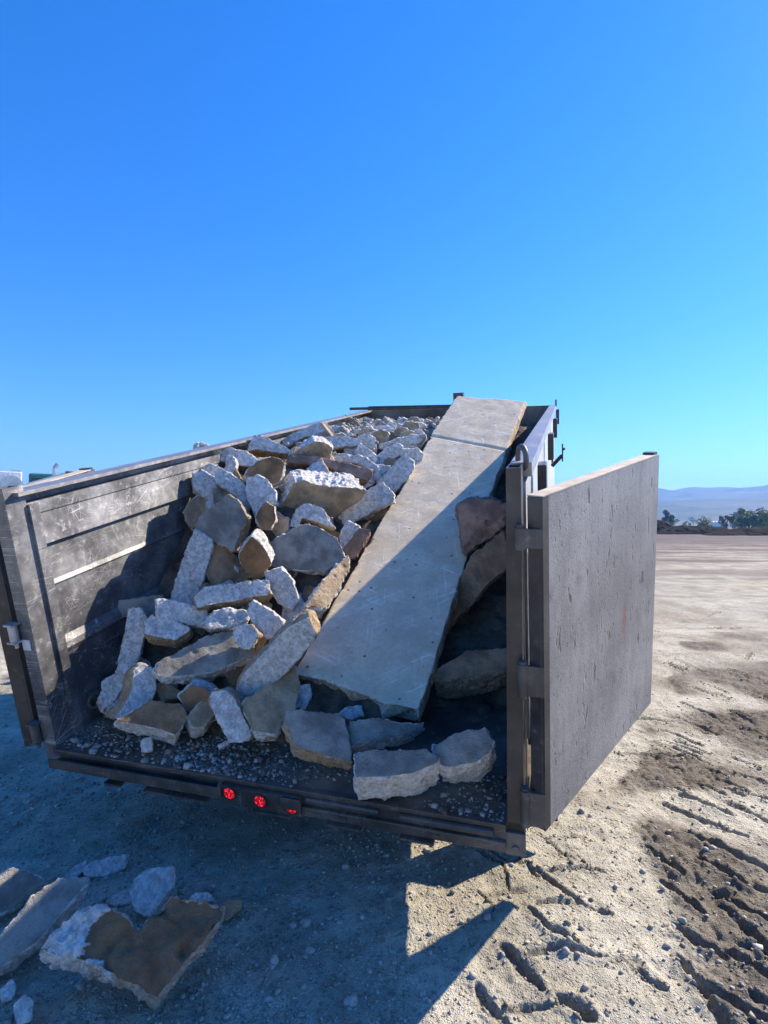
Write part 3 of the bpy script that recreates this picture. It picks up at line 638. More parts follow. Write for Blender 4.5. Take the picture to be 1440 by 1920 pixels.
def chunk(label, region, pts, E, th, mat, push=0., name='concrete_chunk', cat='concrete chunk', group='broken concrete in the trailer bed',
          plane=None, base='heap', voxel=None, rough=1., seed=None, taper=(.86, 1.0), lim=.5, groove=None, capamp=1., white=None, cuts=True, salt=0, grow=1.12):
    """a broken slab: pts is the moulded face as seen, E the image offset of the far face; it is a real prism standing on the heap"""
    s, ox, oy = region; px = [(ox + x / s, oy + y / s) for x, y in pts]; r = np.random.default_rng(abs(hash(label)) % 99991 if seed is None else seed)
    r = np.random.default_rng(sum((i + 1) * ord(c) for i, c in enumerate(label)) % 99991 + salt * 101)
    c = np.mean(px, 0)
    if plane is None:
        if base == 'heap': C = t2w(heap_hit(c))
        elif base == 'floor': C = None
        else: C = on_ground(c, base)
        dv = ray(c); C = C + dv * push
        D = np.linalg.norm(C - CAM); right = np.array([1, 0, 0.]); up = np.array([0, -math.sin(PITCH), math.cos(PITCH)]); fw = dv / np.linalg.norm(dv)
        k = np.dot(C - CAM, np.array([0, math.cos(PITCH), math.sin(PITCH)])) / FPX / s
        lat = right * E[0] * k - up * E[1] * k; l = np.linalg.norm(lat)
        Ew = lat + fw * math.sqrt(max(th * th - l * l, (.3 * l + .012) ** 2)); n = -Ew / np.linalg.norm(Ew); npl = n.copy()
        while np.dot(npl, -fw) < lim: npl = npl - fw * .06; npl /= np.linalg.norm(npl)
    else:
        C, npl, Ew = plane
    for it in range(12):       # rest on the bed floor, never sunk into it
        P = np.array([on_plane(p, C, npl) for p in px])
        if plane is not None: break
        Q = P.mean(0) + (P - P.mean(0)) * grow
        if base == 'heap': low = ((Q + Ew - P0) @ TU).min() - .004; rise = -np.dot(dv, TU) / np.linalg.norm(dv)
        else: low = (Q + Ew)[:, 2].min() + .03; rise = -dv[2] / np.linalg.norm(dv)
        if low >= 0 or rise < .15: break
        C = C - fw * min(.06, -low / rise)
    C = P.mean(0)
    if plane is None: P = C + (P - C) * grow
    zx = npl; xx = np.cross([.3, .9, .2], zx); xx /= np.linalg.norm(xx); yy = np.cross(zx, xx); A = np.stack([xx, yy, zx], 1)
    loc = (P - C) @ A; e = Ew @ A; size = np.linalg.norm(loc.max(0) - loc.min(0)); D = np.linalg.norm(C - CAM)
    o2 = jitter_outline(loc[:, :2], .035 + .012 * D, .0026 * rough * (1 + size), r)
    m = len(o2); cen = o2.mean(0); sc = r.uniform(*taper, (m, 1)); k = np.convolve(np.tile(sc[:, 0], 3), np.ones(5) / 5, 'same')[m:2 * m, None]
    ob = cen + (o2 - cen) * k; mid = cen + (o2 - cen) * r.uniform(.97, 1.05, (m, 1))
    bm = bmesh.new(); top = [bm.verts.new((*p, 0)) for p in o2]; md = [bm.verts.new((*(p + e[:2] * .5), e[2] * .5)) for p in mid]; bot = [bm.verts.new((*(p + e[:2]), e[2])) for p in ob]
    bm.faces.new(top); bm.faces.new(bot[::-1])
    for i in range(m):
        j = (i + 1) % m; bm.faces.new((top[i], md[i], md[j], top[j])); bm.faces.new((md[i], bot[i], bot[j], md[j]))
    bmesh.ops.triangulate(bm, faces=bm.faces)
    if plane is None and cuts:      # knock off corners and edges along random fracture planes
        for q in range(3):
            a = r.uniform(0, 6.28); nv = np.array([math.cos(a), math.sin(a), r.uniform(-.55, .45)]); nv /= np.linalg.norm(nv)
            if q == 2: nv = np.array([math.cos(a) * .5, math.sin(a) * .5, -.8])
            pr = np.array([v.co[:] for v in bm.verts]) @ nv; sup, lo = pr.max(), pr.min(); cut = sup - (sup - lo) * r.uniform(.03, .08)
            g = bmesh.ops.bisect_plane(bm, geom=bm.verts[:] + bm.edges[:] + bm.faces[:], plane_co=nv * cut, plane_no=nv, clear_outer=True)
            ed = [e for e in bm.edges if e.is_boundary]
            if ed: bmesh.ops.holes_fill(bm, edges=ed); bmesh.ops.triangulate(bm, faces=[f for f in bm.faces if len(f.verts) > 3])
    bmesh.ops.recalc_face_normals(bm, faces=bm.faces)
    me = bpy.data.meshes.new(name); bm.to_mesh(me); bm.free()
    o = link(name, me); o.matrix_world = Matrix(((*A[0], C[0]), (*A[1], C[1]), (*A[2], C[2]), (0, 0, 0, 1))); tag(o, label, cat, group)
    vx = voxel or min(.016, max(.0036, .0017 * D, size / 110)); md_ = o.modifiers.new('remesh', 'REMESH'); md_.mode = 'VOXEL'; md_.voxel_size = vx
    white_l = [tuple(((on_plane((ox + x / s, oy + y / s), C, npl) - C) @ A)[:2] * grow) for x, y in white] if white else groove
    PENDING.append((o, mat, rough, r.uniform(0, 50, 3), min(1., size / .22), white_l, capamp)); return o
def finish_chunks():
    bpy.context.view_layer.update(); dg = bpy.context.evaluated_depsgraph_get()
    for o, mat, rough, off, k, groove, capamp in PENDING:
        me = bpy.data.meshes.new_from_object(o.evaluated_get(dg)); o.modifiers.clear()
        n = len(me.vertices); co = np.empty(n * 3, np.float32); me.vertices.foreach_get('co', co); co = co.reshape(-1, 3).astype(float)
        white = groove if isinstance(groove, list) else None; groove = None if white is not None else groove
        nr = np.empty(n * 3, np.float32); me.vertex_normals.foreach_get('vector', nr); nr = nr.reshape(-1, 3).astype(float)
        cap = np.clip((np.abs(nr[:, 2]) - .80) / .16, 0, 1); q = co + off
        if white is not None:
            wx, wy = co[:, 0] + .02 * vnoise(q / .05, 9) + .01 * vnoise(q / .015, 10), co[:, 1] + .02 * vnoise(q / .05, 11) + .01 * vnoise(q / .015, 12); ins = np.zeros(n, bool)
            for (x1, y1), (x2, y2) in zip(white, white[1:] + white[:1]): ins ^= ((y1 > wy) != (y2 > wy)) & (wx < (x2 - x1) * (wy - y1) / (y2 - y1 + 1e-12) + x1)
            cap[ins] = 0; pale_v = ins.astype(float)
        n1, n2, n3, n4 = vnoise(q / .10, 1), vnoise(q / .042, 2), vnoise(q / .02, 3), vnoise(q / .0095, 4)
        dside = .006 * n1 - .008 * np.abs(n2) + .0045 * n3 + .0035 * n4 + .002
        dcap = capamp * (.004 * n1 + .0012 * n3 - .004 * np.clip(n2 - .55, 0, 1) * 3)
        if mat in ('WW', 'WT'): dcap = .55 * dside
        edge = (cap > .02) & (cap < .98)
        d = (dside * (1 - cap) * rough * k + dcap * cap * k); d = np.where(edge, d - .004 * k * np.clip(n2 + .1, 0, 1), d)
        d = np.clip(d, -.05, .03)
        if groove is not None:
            a, b_ = groove; t = (b_ - a) / np.linalg.norm(b_ - a); dist = np.abs((co[:, 0] - a[0]) * t[1] - (co[:, 1] - a[1]) * t[0]); d = d - .016 * np.exp(-(dist / .011) ** 2) * (nr[:, 2] > .3)
        co = co + nr * d[:, None]
        me.vertices.foreach_set('co', co.astype(np.float32).ravel()); add_attr(me, 'cap', cap * np.sign(nr[:, 2]))
        if white is not None: add_attr(me, 'pale', pale_v)
        me.polygons.foreach_set('use_smooth', np.ones(len(me.polygons), bool)); me.materials.clear(); me.materials.append(M[mat]); me.update()
        old = o.data; o.data = me; me.name = o.name; bpy.data.meshes.remove(old)
    PENDING.clear()

C1 = (1440 / 520, 340, 720); C2 = (1440 / 520, 180, 1060); C3 = (1440 / 540, 500, 1060); C5 = (3, 780, 720); T1 = (4.8, 560, 740); M1 = (1440 / 220, 340, 960); C6 = (1440 / 520, 0, 1540); PX = (1, 0, 0)
# upper heap, front rows first
chunk('rough white chunk with tan edge, highest at the left wall end of the heap', C1, [(92, 342), (118, 322), (180, 328), (250, 330), (340, 352), (394, 396), (375, 422), (300, 418), (200, 398), (108, 378)], (6, 42), .15, 'WT')
chunk('white chunk with orange tan side, next right of the highest left one', C1, [(385, 270), (420, 266), (480, 300), (540, 330), (566, 362), (480, 352), (395, 338), (350, 348), (362, 306)], (8, 42), .15, 'WT')
chunk('brown rounded chunk left above the big central block', C1, [(345, 468), (362, 435), (400, 405), (470, 380), (512, 396), (536, 436), (520, 490), (470, 520), (400, 500)], (4, 22), .12, 'BW', -.04)
chunk('wide white topped chunk with brown side behind the orange tan one', C1, [(500, 302), (560, 268), (600, 250), (680, 210), (738, 206), (778, 258), (740, 264), (640, 275), (560, 318), (520, 320)], (18, 42), .16, 'WT', .05)
chunk('tan faced chunk with white top above the pinkish slab', C1, [(598, 354), (640, 325), (690, 300), (740, 305), (776, 332), (765, 396), (690, 392), (640, 372)], (-8, -30), .14, 'TW')
chunk('long thin pinkish slab lying behind the big central block', C1, [(572, 384), (600, 366), (700, 378), (962, 436), (970, 470), (955, 500), (900, 478), (740, 425), (570, 408)], (-8, 36), .12, 'PB', .02)
chunk('largest central block with tan face and rough white broken top', C1, [(592, 522), (640, 512), (760, 542), (900, 548), (950, 560), (905, 610), (785, 692), (700, 662), (560, 706), (520, 692), (515, 650), (556, 600)], (-36, -92), .22, 'TW', -.02, rough=1.5)
chunk('small white lump tucked under the highest left chunk', C1, [(112, 430), (150, 412), (214, 440), (216, 460), (160, 480), (120, 465)], (4, 14), .1, 'WW', .05)
chunk('pale grey chunk at the left wall below the small white lump', C1, [(68, 470), (110, 446), (180, 490), (262, 545), (300, 577), (225, 602), (140, 592), (74, 546)], (4, 22), .12, 'WW')
chunk('white speckled chunk in the middle of the left upper group', C1, [(178, 485), (214, 447), (262, 466), (312, 512), (346, 576), (290, 584), (240, 545), (185, 518)], (2, 20), .12, 'WW', -.05)
chunk('tall white wedge standing left of the big central block', C1, [(342, 502), (398, 480), (440, 500), (482, 562), (490, 620), (440, 615), (392, 690), (360, 630), (345, 562)], (14, 24), .13, 'WW', -.06)
chunk('small tan wedge under the tall white one', C1, [(398, 662), (440, 612), (480, 640), (489, 702), (460, 752), (410, 742), (388, 702)], (12, 10), .1, 'BW', -.10)
chunk('big smooth pale slab face with dark brown right side, left of centre', C1, [(78, 732), (120, 672), (242, 592), (292, 622), (332, 692), (296, 770), (272, 852), (235, 856), (180, 828), (98, 775)], (52, 26), .16, 'GT', -.10)
chunk('tan topped chunk leaning on the left wall behind the smooth pale slab', C1, [(18, 652), (60, 602), (120, 578), (182, 604), (105, 682), (62, 755), (24, 702)], (6, 22), .12, 'TW', .05)
chunk('small white chunk filling the gap right of the smooth pale slab', C1, [(270, 600), (340, 584), (360, 622), (342, 672), (300, 640)], (4, 16), .1, 'WW', .06)
chunk('bluish white pointed chunk with brown top, hanging below the smooth slab', C1, [(308, 882), (366, 802), (402, 830), (432, 866), (462, 930), (432, 982), (392, 1026), (346, 982), (310, 932)], (30, -62), .14, 'BW', -.08)
chunk('flat sunlit grainy slab in the centre of the heap', C1, [(478, 832), (540, 790), (642, 738), (700, 746), (792, 802), (826, 860), (836, 902), (742, 962), (640, 956), (474, 936)], (6, 30), .13, 'GW', -.06)
chunk('white chunk with tan underside just above the sunlit grainy slab', C1, [(565, 738), (600, 652), (650, 617), (732, 656), (784, 748), (700, 714), (630, 698), (620, 742)], (2, 30), .12, 'WT', -.02)
chunk('long white broken piece beside the long slab, lower one', C1, [(785, 712), (880, 622), (1000, 536), (1042, 526), (1089, 575), (1082, 612), (1000, 652), (922, 702), (830, 747), (795, 742)], (8, 24), .14, 'WW', -.03, rough=1.4)
chunk('white speckled broken piece beside the long slab, upper one', C1, [(1015, 532), (1082, 440), (1150, 364), (1202, 410), (1196, 442), (1102, 562), (1062, 546), (1040, 526)], (4, 20), .14, 'WW', 0, rough=1.3)
chunk('frosty white chunk touching the long slab below its joint', T1, [(800, 560), (830, 515), (930, 492), (1060, 490), (1105, 540), (1095, 640), (1030, 655), (1015, 610), (940, 545), (860, 580)], (4, 16), .14, 'WW', .02)
chunk('grey white flat chunk behind the pinkish slab', T1, [(300, 575), (330, 545), (410, 535), (600, 565), (690, 640), (728, 730), (690, 770), (620, 660), (500, 610), (310, 600)], (0, 36), .14, 'WW', .04)
chunk('long white topped chunk with dark tan side behind the grey white flat one', T1, [(205, 395), (300, 375), (420, 378), (545, 410), (540, 460), (400, 462), (280, 490), (290, 440)], (0, 62), .16, 'WT', .02)
chunk('white speckled chunk left of the flat tan piece, upper', T1, [(540, 420), (560, 375), (620, 358), (680, 390), (700, 480), (690, 520), (600, 450), (550, 440)], (2, 20), .12, 'WW', .03)
chunk('white pointed chunk below the flat tan piece', T1, [(500, 545), (550, 440), (620, 470), (700, 550), (710, 600), (690, 620), (600, 560)], (2, 22), .12, 'WW', -.02)
chunk('flat tan piece standing upright near the top', T1, [(640, 355), (745, 315), (812, 345), (800, 420), (745, 470), (720, 520), (698, 500), (690, 400)], (10, 6), .1, 'TW', .08)
chunk('small tan block right of the flat tan piece', T1, [(810, 345), (835, 332), (868, 340), (870, 400), (815, 415)], (6, 4), .1, 'TW', .08)
chunk('low grey chunk with sandy top in front of the frosty one', T1, [(705, 560), (790, 480), (880, 442), (925, 470), (915, 500), (830, 530), (800, 590), (780, 630), (715, 625)], (0, 18), .13, 'WW', -.03)
chunk('wide bluish chunk beside the dark block near the joint', T1, [(745, 440), (900, 395), (1000, 380), (1062, 425), (1060, 485), (930, 490), (880, 440), (780, 490), (745, 480)], (0, 14), .13, 'WW', .06)
chunk('small dark blue grey block against the long slab at its joint', T1, [(1062, 460), (1080, 370), (1140, 365), (1145, 400), (1085, 492), (1064, 490)], (8, 6), .1, 'GW', .08)
chunk('white angular chunk behind the wide bluish one', T1, [(868, 345), (890, 312), (940, 330), (1000, 335), (1075, 375), (1060, 410), (1000, 378), (880, 398)], (2, 12), .12, 'WW', .10)
chunk('tan sided chunk right of the white angular one', T1, [(1045, 305), (1090, 300), (1160, 325), (1165, 360), (1075, 365), (1050, 340)], (4, 8), .12, 'TW', .2)
chunk('white topped big lump against the dark front wall', T1, [(790, 265), (850, 245), (960, 270), (1000, 290), (960, 305), (870, 318), (800, 310)], (0, 8), .14, 'WW', .2)
chunk('rough grey lump below the front wall, right of centre', T1, [(890, 235), (940, 208), (1000, 232), (1050, 240), (1045, 290), (990, 285), (920, 262)], (0, 8), .14, 'WW', .3)
chunk('rough grey lump below the front wall, left of the big one', T1, [(750, 240), (780, 205), (830, 222), (850, 245), (790, 270), (770, 290)], (0, 8), .12, 'WW', .3)
chunk('low white piece below the frosty chunk at the long slab', T1, [(690, 640), (760, 630), (830, 640), (800, 690), (740, 740), (720, 700)], (0, 22), .12, 'WW', .02)
chunk('pale lump at the left rim near the wooden stick', T1, [(395, 250), (420, 225), (462, 220), (485, 262), (440, 278), (400, 272)], (0, 6), .12, 'WW', .2)
chunk('round pale lump in the fine rubble, right of two', T1, [(585, 320), (600, 290), (650, 278), (690, 320), (670, 345), (590, 362)], (0, 8), .1, 'WW', .1)
chunk('round pale lump in the fine rubble, left of two', T1, [(508, 330), (540, 310), (580, 325), (580, 365), (520, 370)], (0, 8), .1, 'WW', .1)
# lower heap
chunk('bluish speckled chunk just right of the sunlit slab by the long slab', C1, [(818, 792), (858, 716), (922, 740), (900, 800), (862, 852), (830, 852)], (6, 14), .12, 'WW', -.02)
chunk('rough sandy topped piece squeezed against the left edge of the long slab', C1, [(850, 852), (922, 758), (978, 764), (932, 842), (902, 906), (860, 896)], (8, 10), .12, 'PB', -.02)
chunk('long sandy rough edged piece along the long slab, upper of two', PX, [(575, 1132), (600, 1098), (632, 1060), (650, 1046), (652, 1066), (640, 1092), (612, 1138), (592, 1134)], (-18, 26), .14, 'TW', -.06, rough=1.3)
chunk('long pale plank shaped piece with sandy end leaning on the long slab', C2, [(738, 612), (832, 500), (942, 372), (1002, 330), (1082, 290), (1126, 385), (1052, 482), (912, 612), (768, 704), (750, 662)], (42, -84), .15, 'WT', -.16, rough=.8)
chunk('narrow pale post shaped piece standing at the left wall', PX, [(366, 999), (396, 1018), (389, 1056), (364, 1131), (321, 1121), (338, 1062)], (9, 2), .12, 'WW', -.02)
chunk('dark brown smooth slab in the hollow under the smooth pale one', PX, [(386, 1062), (404, 1024), (432, 1030), (452, 1056), (466, 1084), (466, 1096), (440, 1100), (400, 1096)], (4, 8), .1, 'BB', .08)
chunk('small dark reddish lump in the hollow beside the narrow post piece', M1, [(210, 990), (270, 880), (340, 870), (400, 920), (330, 990), (240, 1040)], (4, 14), .1, 'BB', .06)
chunk('long bluish white chunk with tan lower edge in the middle left', C2, [(528, 162), (580, 112), (650, 100), (722, 94), (880, 78), (915, 112), (890, 152), (720, 182), (542, 216)], (10, 42), .14, 'WT', -.08)
chunk('small blue shaded block behind the right end of the tan edged chunk', M1, [(930, 850), (1010, 830), (1100, 850), (1120, 920), (1090, 990), (1020, 960)], (6, 14), .1, 'WW', .0)
chunk('slanted blue grey piece in shade under the sunlit grainy slab', C2, [(878, 42), (962, 18), (1012, 82), (1046, 172), (1012, 216), (952, 192), (902, 104)], (14, 6), .12, 'WW', 0)
chunk('tan wedge in the gap under the tall white one and the central block', C1, [(468, 752), (500, 672), (558, 702), (552, 762), (502, 802)], (4, 14), .1, 'TW', .04)
chunk('tan ended block pointing left at the left wall', C2, [(88, 192), (112, 180), (200, 178), (330, 170), (332, 212), (322, 263), (160, 264), (92, 260)], (3, -10), .12, 'GT', -.05)
chunk('white chunk right of the tan ended block', C2, [(324, 182), (400, 180), (520, 215), (592, 262), (532, 316), (432, 292), (330, 262)], (0, 16), .12, 'WW', -.10)
chunk('tall narrow white piece standing against the left wall low down', C2, [(165, 242), (222, 237), (263, 286), (251, 342), (212, 526), (200, 556), (104, 571), (110, 522), (150, 352), (156, 292)], (10, 4), .12, 'WW', -.10)
chunk('white topped chunk with tan tapering side beside the tall narrow piece', C2, [(262, 292), (300, 267), (400, 280), (482, 322), (472, 342), (402, 384), (330, 368), (265, 356)], (22, 58), .15, 'WT', -.12)
chunk('grey blue shaded chunk below the tan edged long one', C2, [(558, 297), (622, 240), (702, 222), (792, 242), (782, 292), (702, 322), (600, 325)], (-4, 24), .12, 'WW', -.08)
chunk('white leaning chunk with bright upper edge in the middle', C2, [(790, 242), (816, 180), (882, 226), (971, 291), (942, 362), (882, 367), (830, 322)], (14, 10), .12, 'WW', -.16)
chunk('small white faced chunk with dark brown side in the middle', C2, [(714, 352), (742, 308), (802, 314), (837, 360), (797, 432), (760, 434), (724, 392)], (62, 22), .13, 'WT', -.16)
chunk('broad flat slab with dirty tan top and white edge in the lower middle', C2, [(300, 522), (420, 460), (550, 390), (692, 348), (722, 364), (812, 456), (792, 482), (702, 502), (602, 547), (480, 562), (372, 572)], (12, 58), .13, 'GW', -.06, lim=.4)
chunk('dark tan chunk in shade under the broad flat slab', C2, [(308, 642), (350, 600), (440, 652), (462, 682), (342, 702)], (6, 20), .12, 'BB', -.02)
chunk('white chunk at the far left of the bottom row', C2, [(35, 602), (90, 574), (152, 570), (142, 622), (92, 702), (30, 752)], (16, 14), .13, 'WW', -.02)
chunk('blue white faced chunk with tan left side in the bottom row', C2, [(190, 562), (230, 524), (312, 546), (306, 642), (286, 702), (182, 797), (94, 792), (150, 722), (190, 642)], (-52, 6), .15, 'WT', -.13)
chunk('flat dark topped slab with white front edge at the left bottom', C2, [(112, 806), (200, 762), (282, 702), (440, 730), (462, 772), (412, 876), (330, 846), (240, 826)], (-4, 56), .12, 'BW', -.06, lim=.4)
chunk('orange brown faced chunk in the bottom row', C2, [(420, 692), (500, 624), (562, 642), (622, 692), (622, 792), (552, 816), (470, 752)], (32, -34), .14, 'BW', -.06)
chunk('white oblong chunk leaning right beside the orange brown one', C2, [(592, 702), (610, 664), (682, 660), (722, 700), (770, 800), (802, 872), (782, 906), (692, 911), (640, 822)], (32, -16), .13, 'WT', -.12)
chunk('tall flat tan slab with white bottom edge left of the long slab', C2, [(765, 712), (842, 660), (962, 590), (1022, 540), (1052, 642), (1022, 742), (962, 802), (940, 862), (832, 872), (815, 832)], (-6, 54), .12, 'TW', -.04)
chunk('square grey topped slab with tan lower edge in front of the long slab', C2, [(990, 752), (1062, 745), (1262, 770), (1296, 800), (1306, 872), (1332, 1022), (1190, 990), (1032, 942), (1010, 872), (968, 802)], (-8, 56), .13, 'GT', -.12, lim=.4, grow=1.0, cuts=False, taper=(.98, 1.05))
chunk('dark grey chunk under the lower end of the long slab', C3, [(408, 782), (560, 756), (742, 790), (796, 780), (702, 852), (560, 872), (420, 906)], (2, 44), .12, 'GW', -.06, lim=.4, grow=1.0, cuts=False, taper=(.98, 1.05))
chunk('large front chunk with smooth grey top and thick white broken edge', C3, [(440, 942), (500, 922), (800, 915), (863, 962), (860, 986), (732, 1042), (602, 1057), (442, 1062)], (6, 112), .19, 'GW', -.04, lim=.42, grow=1.0, cuts=False, taper=(.98, 1.05))
chunk('rounded grey topped chunk with white edge beside the right post', C3, [(828, 902), (952, 836), (1102, 814), (1136, 882), (1112, 942), (1042, 987), (902, 1012), (860, 992)], (14, 88), .18, 'GW', 0, lim=.42, grow=1.0, cuts=False, taper=(.98, 1.05))
chunk('dark shaded slab with rough brown edge behind the right post', C3, [(860, 520), (1010, 430), (1240, 420), (1240, 500), (1060, 548), (940, 560), (850, 560)], (10, 104), .15, 'BB', .18, lim=.4)
chunk('brown slab leaning under the right edge of the long slab', C5, [(330, 962), (420, 890), (520, 815), (520, 1030), (402, 1122), (250, 1286), (150, 1425), (190, 1240), (270, 1060)], (10, 14), .1, 'BB', .16)
chunk('rough cobble filled chunk with tan left face on the long slab', C5, [(216, 712), (252, 670), (330, 648), (432, 650), (505, 690), (500, 790), (440, 850), (346, 902), (276, 954), (240, 842)], (26, -14), .22, 'PB', -.20, rough=1.5, capamp=4, grow=1.04)
chunk('small white piece in the dark under the end of the long slab', C3, [(362, 742), (400, 712), (470, 705), (482, 750), (420, 770)], (4, 12), .1, 'WW', .06)
chunk('bluish shaded piece under the lower left corner of the long slab', C3, [(146, 700), (160, 610), (210, 600), (222, 660), (190, 712)], (6, 8), .1, 'WW', .06)
chunk('small white angular piece on the gravel near the sill', C2, [(234, 912), (252, 897), (288, 897), (291, 962), (236, 966)], (4, 8), .05, 'WW', -.02)
chunk('little blue white piece on the gravel below the oblong chunk', C2, [(632, 930), (690, 904), (690, 926), (640, 958)], (4, 8), .04, 'WW', -.02)

# lumps half buried in the gaps between the larger pieces
rf = np.random.default_rng(21); nf = 0
while nf < 60:
    x, y = rf.uniform(200, 760), rf.uniform(835, 1370)
    if x > 830 - (y - 800) * .60 - 40 or x < 375 - max(0, (y - 900)) * .42 - (0 if y < 900 else 5) or y > 1340 + (x - 200) * .06: continue
    R_ = rf.uniform(16, 34) * (.8 if y < 900 else 1.1); k = rf.integers(5, 8); a = np.sort(rf.uniform(0, 6.28, k)); asp = rf.uniform(.55, 1)
    if len(a) < 5 or np.max(np.diff(np.append(a, a[0] + 6.28))) > 2.2: continue
    th_ = rf.uniform(0, 3.14); p = [(x + R_ * math.cos(t) * math.cos(th_) - R_ * asp * math.sin(t) * math.sin(th_), y + R_ * math.cos(t) * math.sin(th_) + R_ * asp * math.sin(t) * math.cos(th_)) for t in a]
    m_ = ['WW', 'WW', 'GW', 'TW', 'BW', 'BB', 'WT'][rf.integers(0, 7)]; z_ = len(PENDING)
    chunk('broken lump half hidden in a gap between the larger chunks of the heap', PX, p, (rf.uniform(-12, 12), rf.uniform(6, 22)), .11, m_, .07 + rf.uniform(0, .05), group='lumps half hidden in the heap', salt=nf); nf += 1

rf = np.random.default_rng(33); nf = 0
while nf < 30:
    x, y = rf.uniform(600, 800), rf.uniform(787, 830); R_ = rf.uniform(6, 14); k = 6
    if x > 835 - (y - 740) * .5: continue
    a = np.linspace(0, 6.28, k, endpoint=False) + rf.uniform(-.35, .35, k); p = [(x + R_ * 1.3 * math.cos(t), y + R_ * .75 * math.sin(t)) for t in a]
    chunk('small broken lump in the fine rubble by the front wall', PX, p, (rf.uniform(-4, 4), rf.uniform(2, 6)), .09, ['WW', 'WW', 'TW', 'GW'][rf.integers(0, 4)], rf.uniform(0, .08), group='small lumps by the front wall', salt=nf); nf += 1

# the long slab: its moulded face is a plane through the tilted bed, fitted to its four corners
SQ = [t2w(q) for q in ((1.03, .42, .22), (.44, .35, .14), (.79, 3.34, 1.34), (.19, 3.27, 1.26))]
sn = np.cross(SQ[1] - SQ[0], SQ[2] - SQ[0]); sn /= np.linalg.norm(sn); sn = sn if sn[2] > 0 else -sn
sl_px = [(549, 1264), (600, 1275), (660, 1296), (720, 1320), (778, 1330), (787, 1326), (800, 1290), (836, 1170), (876, 1046), (912, 952), (950, 845), (968, 796), (985, 753), (920, 747), (857, 742), (832, 778), (808, 815), (760, 902), (707, 990), (655, 1080), (602, 1172)]
sl = chunk('long flat concrete slab with a sawn joint, lying over the heap', PX, sl_px, (0, 0), .1, 'SL', plane=(SQ[0], sn, -sn * .095), name='concrete_slab', cat='concrete slab', group=None, voxel=.0085, rough=.3, taper=(.99, 1.0), capamp=.5)
ga, gb = [np.array(sl.matrix_world.inverted() @ Vector(on_plane(p, SQ[0], sn)))[:2] for p in ((806, 816), (952, 844))]
PENDING[-1] = PENDING[-1][:5] + ((ga, gb), .35)

# chunks on the ground
GG = 'broken concrete on the ground by the trailer'
chunk('brown stained broken slab with notched top on the ground', C6, [(345, 520), (450, 430), (560, 420), (630, 480), (718, 570), (765, 515), (890, 395), (1000, 410), (1165, 430), (1142, 510), (1042, 632), (962, 722), (812, 912), (702, 842), (432, 722), (215, 672)], (6, 92), .20, 'BG', base=.17, group=GG, lim=.42, capamp=5, rough=1.5, cuts=False, grow=1.03,
      white=[(180, 690), (330, 500), (440, 400), (580, 390), (600, 460), (520, 510), (470, 590), (480, 650), (400, 690), (430, 720), (560, 740), (620, 790), (520, 800), (300, 740)])
chunk('long smooth grey slab piece at the left edge on the ground', C6, [(-40, 640), (90, 490), (172, 380), (302, 294), (462, 290), (440, 352), (202, 622), (0, 762), (-80, 800)], (18, 60), .14, 'GW', base=.07, group=GG, lim=.42, grow=1.0)
chunk('smooth grey slab piece behind the long one at the left edge', C6, [(-70, 310), (50, 230), (132, 250), (252, 312), (162, 372), (80, 452), (-70, 500)], (6, 34), .12, 'GW', base=.05, group=GG, lim=.45, grow=1.0)
chunk('upright blue grey pitted block behind the notched brown slab', C6, [(678, 372), (702, 300), (792, 250), (890, 258), (892, 332), (832, 422), (782, 492), (702, 452)], (10, 6), .12, 'WW', base=.06, group=GG)
chunk('small dark wedge left of the upright blue grey block', C6, [(560, 412), (640, 360), (692, 340), (680, 422), (602, 442)], (4, 12), .07, 'WW', base=.03, group=GG)
chunk('thin flat chip right of two, behind the upright block', C6, [(440, 242), (502, 205), (662, 170), (636, 242), (562, 276), (450, 287)], (0, 12), .04, 'WW', base=.03, group=GG)
chunk('thin flat chip left of two, behind the smooth slab pieces', C6, [(335, 285), (380, 235), (446, 200), (450, 245), (400, 290)], (0, 10), .04, 'WW', base=.03, group=GG)
chunk('small dark brown block at the right end of the notched slab', C6, [(1150, 422), (1256, 408), (1250, 452), (1180, 506), (1140, 500)], (0, 14), .06, 'BB', base=.05, group=GG)
chunk('small pale stone lump peeking over the notched slab', C6, [(988, 400), (1020, 368), (1080, 370), (1112, 410), (1050, 420)], (2, 12), .07, 'WW', base=.07, group=GG)
chunk('small shaded chunk at the bottom left below the slab piece', C6, [(0, 880), (60, 820), (82, 860), (70, 920), (10, 940)], (2, 16), .07, 'WW', base=.04, group=GG)
chunk('blue grey chunk at the bottom left corner, larger of two', C6, [(70, 950), (130, 900), (172, 930), (160, 1030), (90, 1050)], (2, 16), .08, 'WW', base=.04, group=GG)
finish_chunks()

